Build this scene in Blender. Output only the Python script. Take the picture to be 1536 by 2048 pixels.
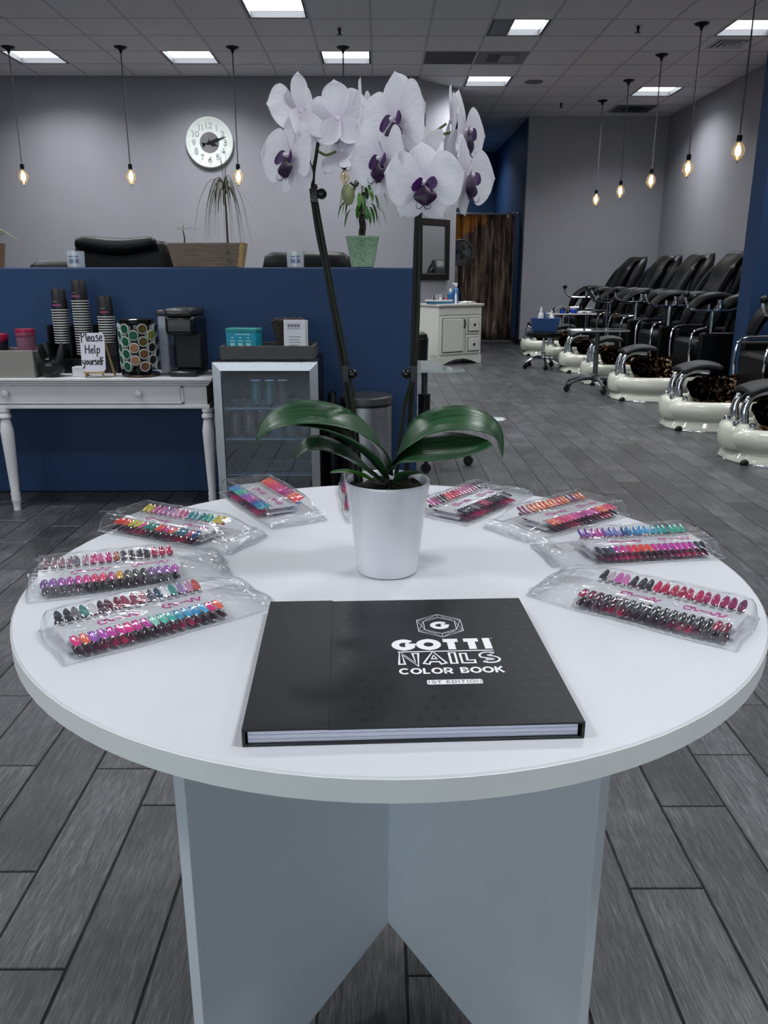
import bpy, bmesh, math, random
from mathutils import Vector, Matrix, Euler
R = math.radians
PI = math.pi
rnd = random.Random(7)
for o in list(bpy.data.objects):
    bpy.data.objects.remove(o)
scene = bpy.context.scene
COL = scene.collection

# ---------------------------------------------------------------- camera
FPX, TILT, YAW, HC = 1615.0, R(16.45), math.atan(8 / 1615.0), 1.192
cam = bpy.data.cameras.new('camera')
cam.sensor_fit = 'VERTICAL'
cam.sensor_height = 36.0
cam.lens = FPX / 2048 * 36.0
cam.clip_start = 0.02
cam.clip_end = 100
cam_o = bpy.data.objects.new('camera', cam)
cam_o.location = (0, 0, HC)
cam_o.rotation_euler = (R(90) - TILT, 0, -YAW)
COL.objects.link(cam_o)
scene.camera = cam_o

# ---------------------------------------------------------------- world, exposure
scene.view_settings.view_transform = 'Standard'
scene.view_settings.look = 'None'
scene.view_settings.gamma = 1.0
scene.view_settings.exposure = 0.15
scene.view_settings.use_curve_mapping = False
world = bpy.data.worlds.new('world')
scene.world = world
world.use_nodes = True
bgn = world.node_tree.nodes['Background']
bgn.inputs[0].default_value = (0.86, 0.93, 1.0, 1)
bgn.inputs[1].default_value = 2.4
LENS_EMIT = 5.0           # radiance of the ceiling light lenses
LAMP_W = 29.0             # power of the lamp behind each lens
scene.cycles.max_bounces = 6
scene.cycles.diffuse_bounces = 3
scene.cycles.glossy_bounces = 3
scene.cycles.transmission_bounces = 4
scene.cycles.transparent_max_bounces = 14
scene.cycles.use_light_tree = False
scene.cycles.use_adaptive_sampling = True
scene.cycles.adaptive_threshold = 0.03
scene.cycles.sample_clamp_indirect = 6.0
scene.cycles.caustics_reflective = False
scene.cycles.caustics_refractive = False


def ray(u, v):
    x, y = (u - 768) / FPX, (1024 - v) / FPX
    d = (x, math.cos(TILT) + math.sin(TILT) * y, -math.sin(TILT) + math.cos(TILT) * y)
    c, s = math.cos(YAW), math.sin(YAW)
    return Vector((d[0] * c + d[1] * s, -d[0] * s + d[1] * c, d[2]))


def at(u, v, y):
    """world point seen at (u, v) of the 1536x2048 frame at distance y"""
    d = ray(u, v)
    return Vector((0, 0, HC)) + d * (y / d.y)


def proj(p):
    q = Vector(p) - Vector((0, 0, HC))
    c, s = math.cos(YAW), math.sin(YAW)
    x, y = q.x * c - q.y * s, q.x * s + q.y * c
    fw = y * math.cos(TILT) - q.z * math.sin(TILT)
    up = y * math.sin(TILT) + q.z * math.cos(TILT)
    if fw < 0.05:
        return None
    return (768 + FPX * x / fw, 1024 - FPX * up / fw, fw)


# ---------------------------------------------------------------- materials
def lin(c):
    if isinstance(c, str):
        c = [int(c[i:i + 2], 16) / 255 for i in (0, 2, 4)]
    return tuple(((x / 12.92) if x <= .04045 else ((x + .055) / 1.055) ** 2.4) for x in c)


MATS = {}


class NT:
    def __init__(self, name):
        self.m = bpy.data.materials.new(name)
        self.m.use_nodes = True
        self.t = self.m.node_tree
        self.b = self.t.nodes['Principled BSDF']
        self.out = self.t.nodes['Material Output']

    def n(self, typ, **kw):
        nd = self.t.nodes.new(typ)
        for k, v in kw.items():
            if k.startswith('_'):
                setattr(nd, k[1:], v)
            else:
                nd.inputs[k.replace('__', ' ')].default_value = v
        return nd

    def l(self, a, b):
        self.t.links.new(a, b)


def ramp(nt, stops, interp='LINEAR'):
    r = nt.t.nodes.new('ShaderNodeValToRGB')
    r.color_ramp.interpolation = interp
    e = r.color_ramp.elements
    while len(e) > 1:
        e.remove(e[-1])
    e[0].position = stops[0][0]
    e[0].color = (*stops[0][1], 1)
    for p, c in stops[1:]:
        x = e.new(p)
        x.color = (*c, 1)
    return r


def mat(name, col, rough=.5, metal=0.0, var=.06, scale=20.0, bump=0.0, bscale=None, spec=.5, coat=0.0,
        stretch=None, emit=None, estr=0.0, sss=0.0, trans=0.0, ior=1.45):
    """principled material whose colour carries a little procedural variation"""
    if name in MATS:
        return MATS[name]
    nt = NT(name)
    c = lin(col)
    tc = nt.n('ShaderNodeTexCoord')
    src = tc.outputs['Object']
    if stretch:
        mp = nt.n('ShaderNodeMapping')
        mp.inputs['Scale'].default_value = stretch
        nt.l(src, mp.inputs[0])
        src = mp.outputs[0]
    no = nt.n('ShaderNodeTexNoise', Scale=scale, Detail=4.0)
    nt.l(src, no.inputs['Vector'])
    r = ramp(nt, [(.25, tuple(x * (1 - var) for x in c)), (.75, tuple(min(1, x * (1 + var)) for x in c))])
    nt.l(no.outputs['Fac'], r.inputs[0])
    nt.l(r.outputs[0], nt.b.inputs['Base Color'])
    nt.b.inputs['Roughness'].default_value = rough
    nt.b.inputs['Metallic'].default_value = metal
    nt.b.inputs['Specular IOR Level'].default_value = spec
    nt.b.inputs['Coat Weight'].default_value = coat
    nt.b.inputs['Coat Roughness'].default_value = .05
    nt.b.inputs['Transmission Weight'].default_value = trans
    nt.b.inputs['IOR'].default_value = ior
    if emit:
        nt.b.inputs['Emission Color'].default_value = (*lin(emit), 1)
        nt.b.inputs['Emission Strength'].default_value = estr
    if bump:
        n2 = nt.n('ShaderNodeTexNoise', Scale=bscale or scale * 4, Detail=3.0)
        nt.l(src, n2.inputs['Vector'])
        bp = nt.n('ShaderNodeBump', Strength=bump, Distance=.002)
        nt.l(n2.outputs['Fac'], bp.inputs['Height'])
        nt.l(bp.outputs[0], nt.b.inputs['Normal'])
    MATS[name] = nt.m
    return nt.m


def film(name, tint, gloss=.05, white=.0, wrinkle=0.0, wscale=30.0, ior=1.45, boost=1.0):
    """thin clear sheet: transparent with a Fresnel reflection (and an optional milky share)"""
    if name in MATS:
        return MATS[name]
    nt = NT(name)
    nt.t.nodes.remove(nt.b)
    tr = nt.n('ShaderNodeBsdfTransparent')
    tr.inputs[0].default_value = (*tint, 1)
    gl = nt.n('ShaderNodeBsdfGlossy')
    gl.inputs['Roughness'].default_value = gloss
    lw = nt.n('ShaderNodeLayerWeight')
    lw.inputs[0].default_value = .5
    pw = nt.n('ShaderNodeMath', _operation='POWER')
    pw.inputs[1].default_value = 5.0
    nt.l(lw.outputs['Facing'], pw.inputs[0])
    f0 = ((ior - 1) / (ior + 1)) ** 2
    fr = nt.n('ShaderNodeMath', _operation='MULTIPLY_ADD')
    fr.inputs[1].default_value = 1 - f0
    fr.inputs[2].default_value = f0
    nt.l(pw.outputs[0], fr.inputs[0])
    base = tr.outputs[0]
    if white:
        df = nt.n('ShaderNodeBsdfDiffuse')
        df.inputs[0].default_value = (.85, .87, .9, 1)
        m0 = nt.n('ShaderNodeMixShader')
        m0.inputs[0].default_value = white
        nt.l(base, m0.inputs[1])
        nt.l(df.outputs[0], m0.inputs[2])
        base = m0.outputs[0]
    mx = nt.n('ShaderNodeMixShader')
    mu = nt.n('ShaderNodeMath', _operation='MULTIPLY')
    mu.inputs[1].default_value = boost
    mu.use_clamp = True
    nt.l(fr.outputs[0], mu.inputs[0])
    nt.l(mu.outputs[0], mx.inputs[0])
    nt.l(base, mx.inputs[1])
    nt.l(gl.outputs[0], mx.inputs[2])
    nt.l(mx.outputs[0], nt.out.inputs[0])
    if wrinkle:
        tc = nt.n('ShaderNodeTexCoord')
        no = nt.n('ShaderNodeTexNoise', Scale=wscale, Detail=2.0, Distortion=1.2)
        nt.l(tc.outputs['Object'], no.inputs['Vector'])
        bp = nt.n('ShaderNodeBump', Strength=wrinkle, Distance=.01)
        nt.l(no.outputs['Fac'], bp.inputs['Height'])
        nt.l(bp.outputs[0], gl.inputs['Normal'])
        nt.l(bp.outputs[0], lw.inputs['Normal'])
    MATS[name] = nt.m
    return nt.m


def emis(name, col, s):
    if name in MATS:
        return MATS[name]
    nt = NT(name)
    nt.b.inputs['Base Color'].default_value = (.8, .8, .8, 1)
    nt.b.inputs['Emission Color'].default_value = (*lin(col), 1)
    nt.b.inputs['Emission Strength'].default_value = s
    nt.m.cycles.emission_sampling = 'NONE'
    MATS[name] = nt.m
    return nt.m


def mat_plank():
    nt = NT('plank_tile')
    geo = nt.n('ShaderNodeNewGeometry')
    oi = nt.n('ShaderNodeObjectInfo')
    ad = nt.n('ShaderNodeMath', _operation='ADD')
    nt.l(geo.outputs['Random Per Island'], ad.inputs[0])
    nt.l(oi.outputs['Random'], ad.inputs[1])
    fr = nt.n('ShaderNodeMath', _operation='FRACT')
    nt.l(ad.outputs[0], fr.inputs[0])
    mul = nt.n('ShaderNodeMath', _operation='MULTIPLY')
    mul.inputs[1].default_value = 37.0
    nt.l(fr.outputs[0], mul.inputs[0])
    cmb = nt.n('ShaderNodeCombineXYZ')
    nt.l(mul.outputs[0], cmb.inputs[2])
    va = nt.n('ShaderNodeVectorMath', _operation='ADD')
    nt.l(geo.outputs['Position'], va.inputs[0])
    nt.l(cmb.outputs[0], va.inputs[1])
    mp = nt.n('ShaderNodeMapping')
    mp.inputs['Scale'].default_value = (95, 7, 1)
    nt.l(va.outputs[0], mp.inputs[0])
    grain = nt.n('ShaderNodeTexNoise', Scale=1.0, Detail=6.0, Roughness=.65, Distortion=.9)
    nt.l(mp.outputs[0], grain.inputs['Vector'])
    mp2 = nt.n('ShaderNodeMapping')
    mp2.inputs['Scale'].default_value = (320, 26, 1)
    nt.l(va.outputs[0], mp2.inputs[0])
    fine = nt.n('ShaderNodeTexNoise', Scale=1.0, Detail=4.0, Roughness=.6)
    nt.l(mp2.outputs[0], fine.inputs['Vector'])
    blot = nt.n('ShaderNodeTexNoise', Scale=5.0, Detail=3.0)
    nt.l(va.outputs[0], blot.inputs['Vector'])
    mx = nt.n('ShaderNodeMath', _operation='ADD')
    nt.l(grain.outputs['Fac'], mx.inputs[0])
    nt.l(fine.outputs['Fac'], mx.inputs[1])
    mx2 = nt.n('ShaderNodeMath', _operation='MULTIPLY_ADD')
    mx2.inputs[1].default_value = .55
    nt.l(blot.outputs['Fac'], mx2.inputs[0])
    nt.l(mx.outputs[0], mx2.inputs[2])
    r = ramp(nt, [(.34, (.012, .012, .0135)), (.47, (.042, .042, .045)), (.56, (.088, .088, .093)),
                  (.68, (.20, .20, .21))])
    sc = nt.n('ShaderNodeMath', _operation='MULTIPLY')
    sc.inputs[1].default_value = .395
    nt.l(mx2.outputs[0], sc.inputs[0])
    nt.l(sc.outputs[0], r.inputs[0])
    # plank to plank tone
    tone = nt.n('ShaderNodeMapRange')
    tone.inputs['To Min'].default_value = .72
    tone.inputs['To Max'].default_value = 1.18
    nt.l(fr.outputs[0], tone.inputs[0])
    hv = nt.n('ShaderNodeVectorMath', _operation='SCALE')
    nt.l(r.outputs[0], hv.inputs[0])
    nt.l(tone.outputs[0], hv.inputs['Scale'])
    nt.l(hv.outputs[0], nt.b.inputs['Base Color'])
    nt.b.inputs['Roughness'].default_value = .36
    nt.b.inputs['Specular IOR Level'].default_value = .5
    bp = nt.n('ShaderNodeBump', Strength=.55, Distance=.0018)
    nt.l(mx.outputs[0], bp.inputs['Height'])
    nt.l(bp.outputs[0], nt.b.inputs['Normal'])
    MATS['plank_tile'] = nt.m
    return nt.m


# ---------------------------------------------------------------- mesh building
class MB:
    def __init__(self):
        self.v, self.f = [], []

    def add(self, vs, fs):
        k = len(self.v)
        self.v += [tuple(p) for p in vs]
        self.f += [tuple(i + k for i in f) for f in fs]
        return self

    def box(self, x0, x1, y0, y1, z0, z1):
        vs = [(x, y, z) for z in (z0, z1) for y in (y0, y1) for x in (x0, x1)]
        return self.add(vs, [(0, 2, 3, 1), (4, 5, 7, 6), (0, 1, 5, 4), (2, 6, 7, 3), (0, 4, 6, 2), (1, 3, 7, 5)])

    def lathe(self, prof, n=24, c=(0, 0, 0), cap=True, axis='z', sx=1, sy=1):
        vs, fs = [], []
        for r, z in prof:
            for i in range(n):
                a = 2 * PI * i / n
                p = (r * math.cos(a) * sx, r * math.sin(a) * sy, z)
                if axis == 'y':
                    p = (p[0], -p[2], p[1])
                elif axis == 'x':
                    p = (p[2], p[0], p[1])
                vs.append((p[0] + c[0], p[1] + c[1], p[2] + c[2]))
        m = len(prof)
        for j in range(m - 1):
            for i in range(n):
                a, b = j * n + i, j * n + (i + 1) % n
                fs.append((a, b, b + n, a + n))
        if cap:
            fs.append(tuple(reversed(range(n))))
            fs.append(tuple(range((m - 1) * n, m * n)))
        return self.add(vs, fs)

    def tube(self, path, rad, n=8, cap=True, flat=None):
        P = [Vector(p) for p in path]
        m = len(P)
        rad = rad if isinstance(rad, (list, tuple)) else [rad] * m
        vs, fs = [], []
        ref = None
        for j in range(m):
            t = (P[min(j + 1, m - 1)] - P[max(j - 1, 0)]).normalized()
            if ref is None:
                ref = Vector((0, 0, 1)) if abs(t.z) < .9 else Vector((1, 0, 0))
            a = t.cross(ref).normalized()
            b = a.cross(t).normalized()
            ref = b
            fl = flat if flat else 1.0
            for i in range(n):
                an = 2 * PI * i / n
                vs.append(P[j] + a * math.cos(an) * rad[j] + b * math.sin(an) * rad[j] * fl)
        for j in range(m - 1):
            for i in range(n):
                p, q = j * n + i, j * n + (i + 1) % n
                fs.append((p, q, q + n, p + n))
        if cap:
            fs.append(tuple(reversed(range(n))))
            fs.append(tuple(range((m - 1) * n, m * n)))
        return self.add(vs, fs)

    def loft(self, rings, cap=True, closed=True):
        n = len(rings[0])
        vs, fs = [], []
        for r in rings:
            vs += list(r)
        for j in range(len(rings) - 1):
            for i in range(n if closed else n - 1):
                p, q = j * n + i, j * n + (i + 1) % n
                fs.append((p, q, q + n, p + n))
        if cap:
            fs.append(tuple(reversed(range(n))))
            fs.append(tuple(range((len(rings) - 1) * n, len(rings) * n)))
        return self.add(vs, fs)

    def prism(self, poly, z0, z1):
        n = len(poly)
        vs = [(x, y, z0) for x, y in poly] + [(x, y, z1) for x, y in poly]
        fs = [tuple(reversed(range(n))), tuple(range(n, 2 * n))]
        fs += [(i, (i + 1) % n, (i + 1) % n + n, i + n) for i in range(n)]
        return self.add(vs, fs)

    def surf(self, nu, nv, fn):
        vs = [fn(i / nu, j / nv) for i in range(nu + 1) for j in range(nv + 1)]
        fs = [(i * (nv + 1) + j, i * (nv + 1) + j + 1, (i + 1) * (nv + 1) + j + 1, (i + 1) * (nv + 1) + j)
              for i in range(nu) for j in range(nv)]
        return self.add(vs, fs)

    def ball(self, c, r, n=12, m=8, s=(1, 1, 1)):
        prof = [(max(1e-4, math.sin(PI * j / m)) * r, -math.cos(PI * j / m) * r) for j in range(m + 1)]
        k = len(self.v)
        self.lathe(prof, n, (0, 0, 0))
        for i in range(k, len(self.v)):
            p = self.v[i]
            self.v[i] = (p[0] * s[0] + c[0], p[1] * s[1] + c[1], p[2] * s[2] + c[2])
        return self

    def xf(self, M, k=0):
        for i in range(k, len(self.v)):
            self.v[i] = tuple(M @ Vector(self.v[i]))
        return self

    def mesh(self, name, m=None, smooth=40):
        me = bpy.data.meshes.new(name)
        me.from_pydata(self.v, [], self.f)
        me.validate()
        me.update()
        if smooth:
            me.polygons.foreach_set('use_smooth', [True] * len(me.polygons))
            me.set_sharp_from_angle(angle=R(smooth))
        if m:
            me.materials.append(m)
        return me

    def build(self, name, m, parent=None, loc=(0, 0, 0), rot=(0, 0, 0), smooth=40, bevel=0, label=None, sub=0,
              solid=0):
        o = bpy.data.objects.new(name, self.mesh(name, m, smooth))
        link(o, parent, loc, rot)
        if solid:
            s = o.modifiers.new('solid', 'SOLIDIFY')
            s.thickness = solid
        if sub:
            s = o.modifiers.new('sub', 'SUBSURF')
            s.levels = s.render_levels = sub
        if bevel:
            b = o.modifiers.new('bevel', 'BEVEL')
            b.width = bevel
            b.segments = 2
            b.limit_method = 'ANGLE'
            b.angle_limit = R(35)
        if label:
            o['label'] = label
        return o


def link(o, parent=None, loc=(0, 0, 0), rot=(0, 0, 0)):
    COL.objects.link(o)
    o.location = loc
    o.rotation_euler = rot
    if parent:
        o.parent = parent
    return o


def inst(name, me, parent=None, loc=(0, 0, 0), rot=(0, 0, 0), scale=None, m=None):
    o = bpy.data.objects.new(name, me)
    link(o, parent, loc, rot)
    if scale:
        o.scale = scale
    if m:
        o.material_slots[0].link = 'OBJECT'
        o.material_slots[0].material = m
    return o


def tag(o, label, cat, group=None, kind=None):
    o['label'] = label
    if cat:
        o['category'] = cat
    if group:
        o['group'] = group
    if kind:
        o['kind'] = kind
    return o


def thing(name, label, cat, loc=(0, 0, 0), rz=0.0, group=None):
    o = bpy.data.objects.new(name, None)
    o.empty_display_size = .05
    link(o, None, loc, (0, 0, rz))
    return tag(o, label, cat, group)


def struct(o, label=None):
    o['kind'] = 'structure'
    if label:
        o['label'] = label
    return o


def copy_tree(o, parent=None):
    c = o.copy()
    COL.objects.link(c)
    c.parent = parent
    for ch in list(o.children):
        copy_tree(ch, c)
    return c


def B(x0, x1, y0, y1, z0, z1):
    return MB().box(x0, x1, y0, y1, z0, z1)


def spline(pts, n=8):
    """Catmull-Rom through points (tuples of any length)"""
    P = [tuple(p) for p in pts]
    P = [tuple(2 * a - b for a, b in zip(P[0], P[1]))] + P + [tuple(2 * a - b for a, b in zip(P[-1], P[-2]))]
    out = []
    for i in range(1, len(P) - 2):
        for k in range(n):
            t = k / n
            out.append(tuple(.5 * (2 * b + (c - a) * t + (2 * a - 5 * b + 4 * c - d) * t * t +
                                   (3 * b - a - 3 * c + d) * t ** 3)
                             for a, b, c, d in zip(P[i - 1], P[i], P[i + 1], P[i + 2])))
    out.append(P[-2])
    return out


def ribbon(mb, pts, w, z=0.0, cap=False, lim=2.2):
    """flat stroke of width w along a 2-D polyline"""
    n = len(pts)
    closed = n > 2 and abs(pts[0][0] - pts[-1][0]) + abs(pts[0][1] - pts[-1][1]) < 1e-6
    P = [Vector(p) for p in pts]
    if closed:
        P = P[:-1]
        n -= 1
    L, Rr = [], []
    for i in range(n):
        if closed:
            a, b, c = P[i - 1], P[i], P[(i + 1) % n]
        else:
            a, b, c = P[max(i - 1, 0)], P[i], P[min(i + 1, n - 1)]
        d1 = (b - a).normalized() if (b - a).length > 1e-9 else None
        d2 = (c - b).normalized() if (c - b).length > 1e-9 else None
        d1 = d1 or d2
        d2 = d2 or d1
        n1, n2 = Vector((-d1.y, d1.x)), Vector((-d2.y, d2.x))
        mm = n1 + n2
        if mm.length < .2:
            mm = n1
        mm.normalize()
        k = min(lim, 1 / max(.35, mm.dot(n1)))
        off = mm * (w / 2 * k)
        p = Vector(b)
        if cap and not closed:
            if i == 0:
                p = p - d1 * w / 2 * .6
            if i == n - 1:
                p = p + d2 * w / 2 * .6
        L.append((p.x + off.x, p.y + off.y, z))
        Rr.append((p.x - off.x, p.y - off.y, z))
    m = n if closed else n - 1
    fs = [(i, n + i, n + (i + 1) % n, (i + 1) % n) for i in range(m)]
    return mb.add(L + Rr, fs)


def arc(cx, cy, rx, ry, a0, a1, n=14):
    return [(cx + rx * math.cos(R(a0 + (a1 - a0) * i / n)), cy + ry * math.sin(R(a0 + (a1 - a0) * i / n)))
            for i in range(n + 1)]


# simple geometric capitals as strokes in a box of width w and height 1
GLYPH = {
    'C': (.86, [arc(.45, .5, .40, .45, 42, 318, 20)]),
    'O': (.95, [arc(.475, .5, .42, .45, 0, 360, 28)]),
    'G': (.92, [arc(.46, .5, .41, .45, 40, 325, 20) + [(.86, .47), (.52, .47)]]),
    'L': (.62, [[(.08, .97), (.08, .07), (.6, .07)]]),
    'R': (.78, [[(.08, 0), (.08, .93), (.42, .93)] + arc(.42, .66, .26, .27, 90, -90, 10) + [(.08, .39)],
                [(.40, .39), (.72, 0)]]),
    'B': (.76, [[(.08, .07), (.08, .93), (.40, .93)] + arc(.40, .72, .22, .21, 90, -90, 8) +
                arc(.42, .29, .25, .22, 90, -90, 8) + [(.08, .07)], [(.08, .5), (.42, .5)]]),
    'K': (.78, [[(.08, 0), (.08, 1)], [(.70, 1), (.12, .42)], [(.30, .58), (.74, 0)]]),
    'N': (.86, [[(.08, 0), (.08, 1), (.76, 0), (.76, 1)]]),
    'A': (.92, [[(.03, 0), (.45, .98), (.87, 0)], [(.2, .27), (.7, .27)]]),
    'I': (.26, [[(.12, 0), (.12, 1)]]),
    'S': (.72, [arc(.36, .72, .29, .22, 40, 200, 10) + arc(.36, .28, .31, .22, 70, -150, 12)]),
    'T': (.74, [[(.0, .93), (.72, .93)], [(.36, .95), (.36, 0)]]),
    'E': (.66, [[(.6, .93), (.08, .93), (.08, .07), (.6, .07)], [(.08, .5), (.54, .5)]]),
    'D': (.84, [[(.08, .07), (.08, .93), (.36, .93)] + arc(.36, .5, .40, .43, 90, -90, 14) + [(.08, .07)]]),
    'U': (.8, [[(.08, 1), (.08, .38)] + arc(.38, .38, .3, .33, 180, 360, 10) + [(.68, 1)]]),
    '1': (.4, [[(.02, .86), (.2, .95), (.2, 0)]]),
    '2': (.66, [arc(.32, .68, .26, .26, 170, -40, 10) + [(.06, .06), (.62, .06)]]),
    '3': (.62, [arc(.3, .73, .24, .22, 150, -90, 9) + arc(.3, .26, .27, .23, 90, -150, 10)]),
    '4': (.66, [[(.46, 0), (.46, .96), (.04, .3), (.64, .3)]]),
    '5': (.62, [[(.56, .94), (.14, .94), (.1, .52)] + arc(.3, .31, .28, .27, 130, -150, 12)]),
    '6': (.64, [[(.5, .95), (.16, .5)] + arc(.32, .28, .26, .25, 160, -200, 16)]),
    '7': (.6, [[(.04, .93), (.56, .93), (.2, 0)]]),
    '8': (.62, [arc(.3, .73, .22, .22, 0, 360, 14), arc(.3, .27, .26, .25, 0, 360, 14)]),
    '9': (.64, [arc(.32, .7, .26, .25, 0, 360, 14), [(.58, .68), (.3, .02)]]),
    '0': (.66, [arc(.32, .5, .27, .45, 0, 360, 18)]),
    ' ': (.36, []),
}


def text_mb(s, h, w, gap=.16, sx=1.0, z=0.0, mb=None, ox=0.0, oy=0.0, center=False, design=None, trim=0.0):
    """lettering from strokes of width w*h; design = stroke weight the letter box is fitted to"""
    mb = mb or MB()
    dw = design or w
    ex = max(0, dw - .14)

    def my(y):
        a, b = max(.06, dw / 2), 1 - max(.06, dw / 2)
        if y <= .06:
            return y / .06 * a
        if y >= .94:
            return b + (y - .94) / .06 * (1 - b)
        return a + (y - .06) / .88 * (b - a)
    adv = sum((GLYPH[c][0] * sx + ex + gap) * h for c in s) - gap * h
    x = ox - (adv / 2 if center else 0)
    for c in s:
        gw, strokes = GLYPH[c]
        for k, st in enumerate(strokes):
            q = [Vector((x + (p[0] * sx + ex / 2) * h, oy + my(p[1]) * h)) for p in st]
            if trim and k == 0 and (q[0] - q[-1]).length > 1e-6:
                q[0] = q[0] + (q[1] - q[0]).normalized() * trim * h
                q[-1] = q[-1] + (q[-2] - q[-1]).normalized() * trim * h
            ribbon(mb, [tuple(p) for p in q], w * h, z + k * 3e-5, lim=1.35)
        x += (gw * sx + ex + gap) * h
    return mb

# ---------------------------------------------------------------- palette
M_GREY = mat('wall_paint_grey', '96969d', .75, var=.03, scale=3, bump=.12, bscale=160)
M_BLUE = mat('wall_paint_blue', '17375d', .6, var=.04, scale=3, bump=.12, bscale=160)
M_BASEB = mat('baseboard_black', '0b0b0d', .5)
M_GROUT = mat('grout_dark', '17171a', .85, var=.2)
M_PLANK = mat_plank()
M_CTILE = mat('ceiling_tile', 'dcdadc', .95, var=.10, scale=220, bump=.5, bscale=300)
M_CGRID = mat('ceiling_grid', 'b5b3b6', .6)
M_SLAB = mat('slab_grey', '77777a', .9)
M_WHITE = mat('white_laminate', 'd6d8dd', .34, var=.015, scale=8, bump=.10, bscale=420)
M_WHITE_EDGE = mat('white_edge_band', 'dfe2e0', .45, var=.02)
M_WPAINT = mat('white_paint', 'dcdcdc', .42, var=.03, scale=10)
M_BLACK = mat('black_plastic', '08080a', .35, var=.1)
M_BLACKG = mat('black_gloss', '050506', .12, coat=.5)
M_LEATHER = mat('black_leather', '060607', .45, var=.3, scale=60, bump=.3, bscale=220, spec=.28)
M_CHROME = mat('chrome', 'd4d6da', .08, 1.0, var=.02)
M_STEEL = mat('brushed_steel', 'a9abb0', .3, 1.0, var=.12, scale=6, stretch=(1, 1, 30))
M_STEELH = mat('brushed_steel_frame', 'c4c6ca', .33, 1.0, var=.10, scale=8, stretch=(20, 1, 3))
M_CREAM = mat('cream_gelcoat', 'd9dacb', .14, var=.02, coat=.6)
M_LENS = emis('light_lens', 'f3f8ff', LENS_EMIT)
M_LENSOFF = mat('light_lens_off', '8d9297', .4)
M_CANOPY = mat('pendant_metal', '131213', .4, .6)
M_GLASSG = film('green_glass', (.76, .90, .83), .03, .36, boost=1.2)
M_GLASS = film('clear_glass', (.93, .95, .95), .02)
M_TERRA = mat('terracotta', '9c7a5c', .8, var=.1)

# ---------------------------------------------------------------- walls
CEIL = 3.64
def wall(name, x0, x1, y0, y1, z0, z1, m, label, bevel=0):
    return struct(B(x0, x1, y0, y1, z0, z1).build(name, m, smooth=0 if not bevel else 40, bevel=bevel), label)

wall('wall_back', -6.0, .446, 11.65, 11.8, 0, CEIL + .1, M_GREY, 'light grey painted back wall behind the blue half wall')
mb = MB().prism([(.446, 11.65), (1.10, 12.35), (1.10, 12.55), (.40, 11.80)], 0, CEIL + .1)
struct(mb.build('wall_angled', M_GREY, smooth=0), 'grey angled wall that carries the dark framed mirror')
wall('wall_hall_left', 1.0, 1.10, 12.55, 18.3, 0, CEIL + .1, M_BLUE, 'blue side wall of the back hallway')
wall('wall_hall_back', 1.0, 2.6, 18.3, 18.4, 0, CEIL + .1, M_BLUE, 'deep blue end wall of the hallway above the curtain')
wall('wall_hall_right', 2.42, 2.57, 14.42, 18.3, 0, CEIL + .1, M_BLUE, 'blue hallway wall beside the printed curtain')
wall('wall_far', 2.42, 4.69, 14.3, 14.42, 0, CEIL + .1, M_GREY, 'grey end wall behind the pedicure chairs')
wall('wall_right', 4.69, 4.84, -3.6, 14.42, 0, CEIL + .1, M_GREY, 'grey side wall along the pedicure chairs')
wall('wall_left', -6.15, -6.0, -3.6, 11.8, 0, CEIL + .1, M_GREY, 'grey side wall on the left')
wall('wall_divider', 3.21, 4.69, 7.2, 7.47, 0, CEIL + .1, M_BLUE, 'blue full height wall stub between pedicure chairs', .004)
wall('wall_partition', -6.0, .205, 4.45, 4.57, 0, 1.223, M_BLUE, 'blue half wall behind the coffee bar', .008)
# street front behind the camera: piers, sill, header and a glazed opening
mb = MB().box(-6.0, -5.6, -3.75, -3.6, 0, CEIL + .1).box(1.6, 4.69, -3.75, -3.6, 0, CEIL + .1)
mb.box(-5.6, 1.6, -3.75, -3.6, 0, .35).box(-5.6, 1.6, -3.75, -3.6, 2.75, CEIL + .1)
struct(mb.build('wall_front', M_GREY, smooth=0), 'grey street front wall around the shop window')
fr = MB()
for x in (-5.6, -3.2, -.8, 1.54):
    fr.box(x, x + .06, -3.72, -3.64, .35, 2.75)
fr.box(-5.6, 1.6, -3.72, -3.64, .35, .41).box(-5.6, 1.6, -3.72, -3.64, 2.69, 2.75)
wf = struct(fr.build('window_1', M_BLACK, smooth=0), 'black framed shop window')
for i, (a, b) in enumerate(((-5.54, -3.2), (-3.14, -.8), (-.74, 1.54))):
    B(a, b, -3.685, -3.675, .41, 2.69).build('pane', M_GLASS, wf, smooth=0)
for nm, q in (('baseboard_far', (2.42, 4.69, 14.285, 14.3)), ('baseboard_right', (4.675, 4.69, 7.47, 14.285)),
              ('baseboard_hall', (2.405, 2.42, 14.3, 18.3)), ('baseboard_back', (-6, .446, 11.635, 11.65))):
    struct(B(*q, 0, .1).build(nm, M_BASEB, smooth=0, bevel=.003), 'black rubber base strip at the foot of the wall')

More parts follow.
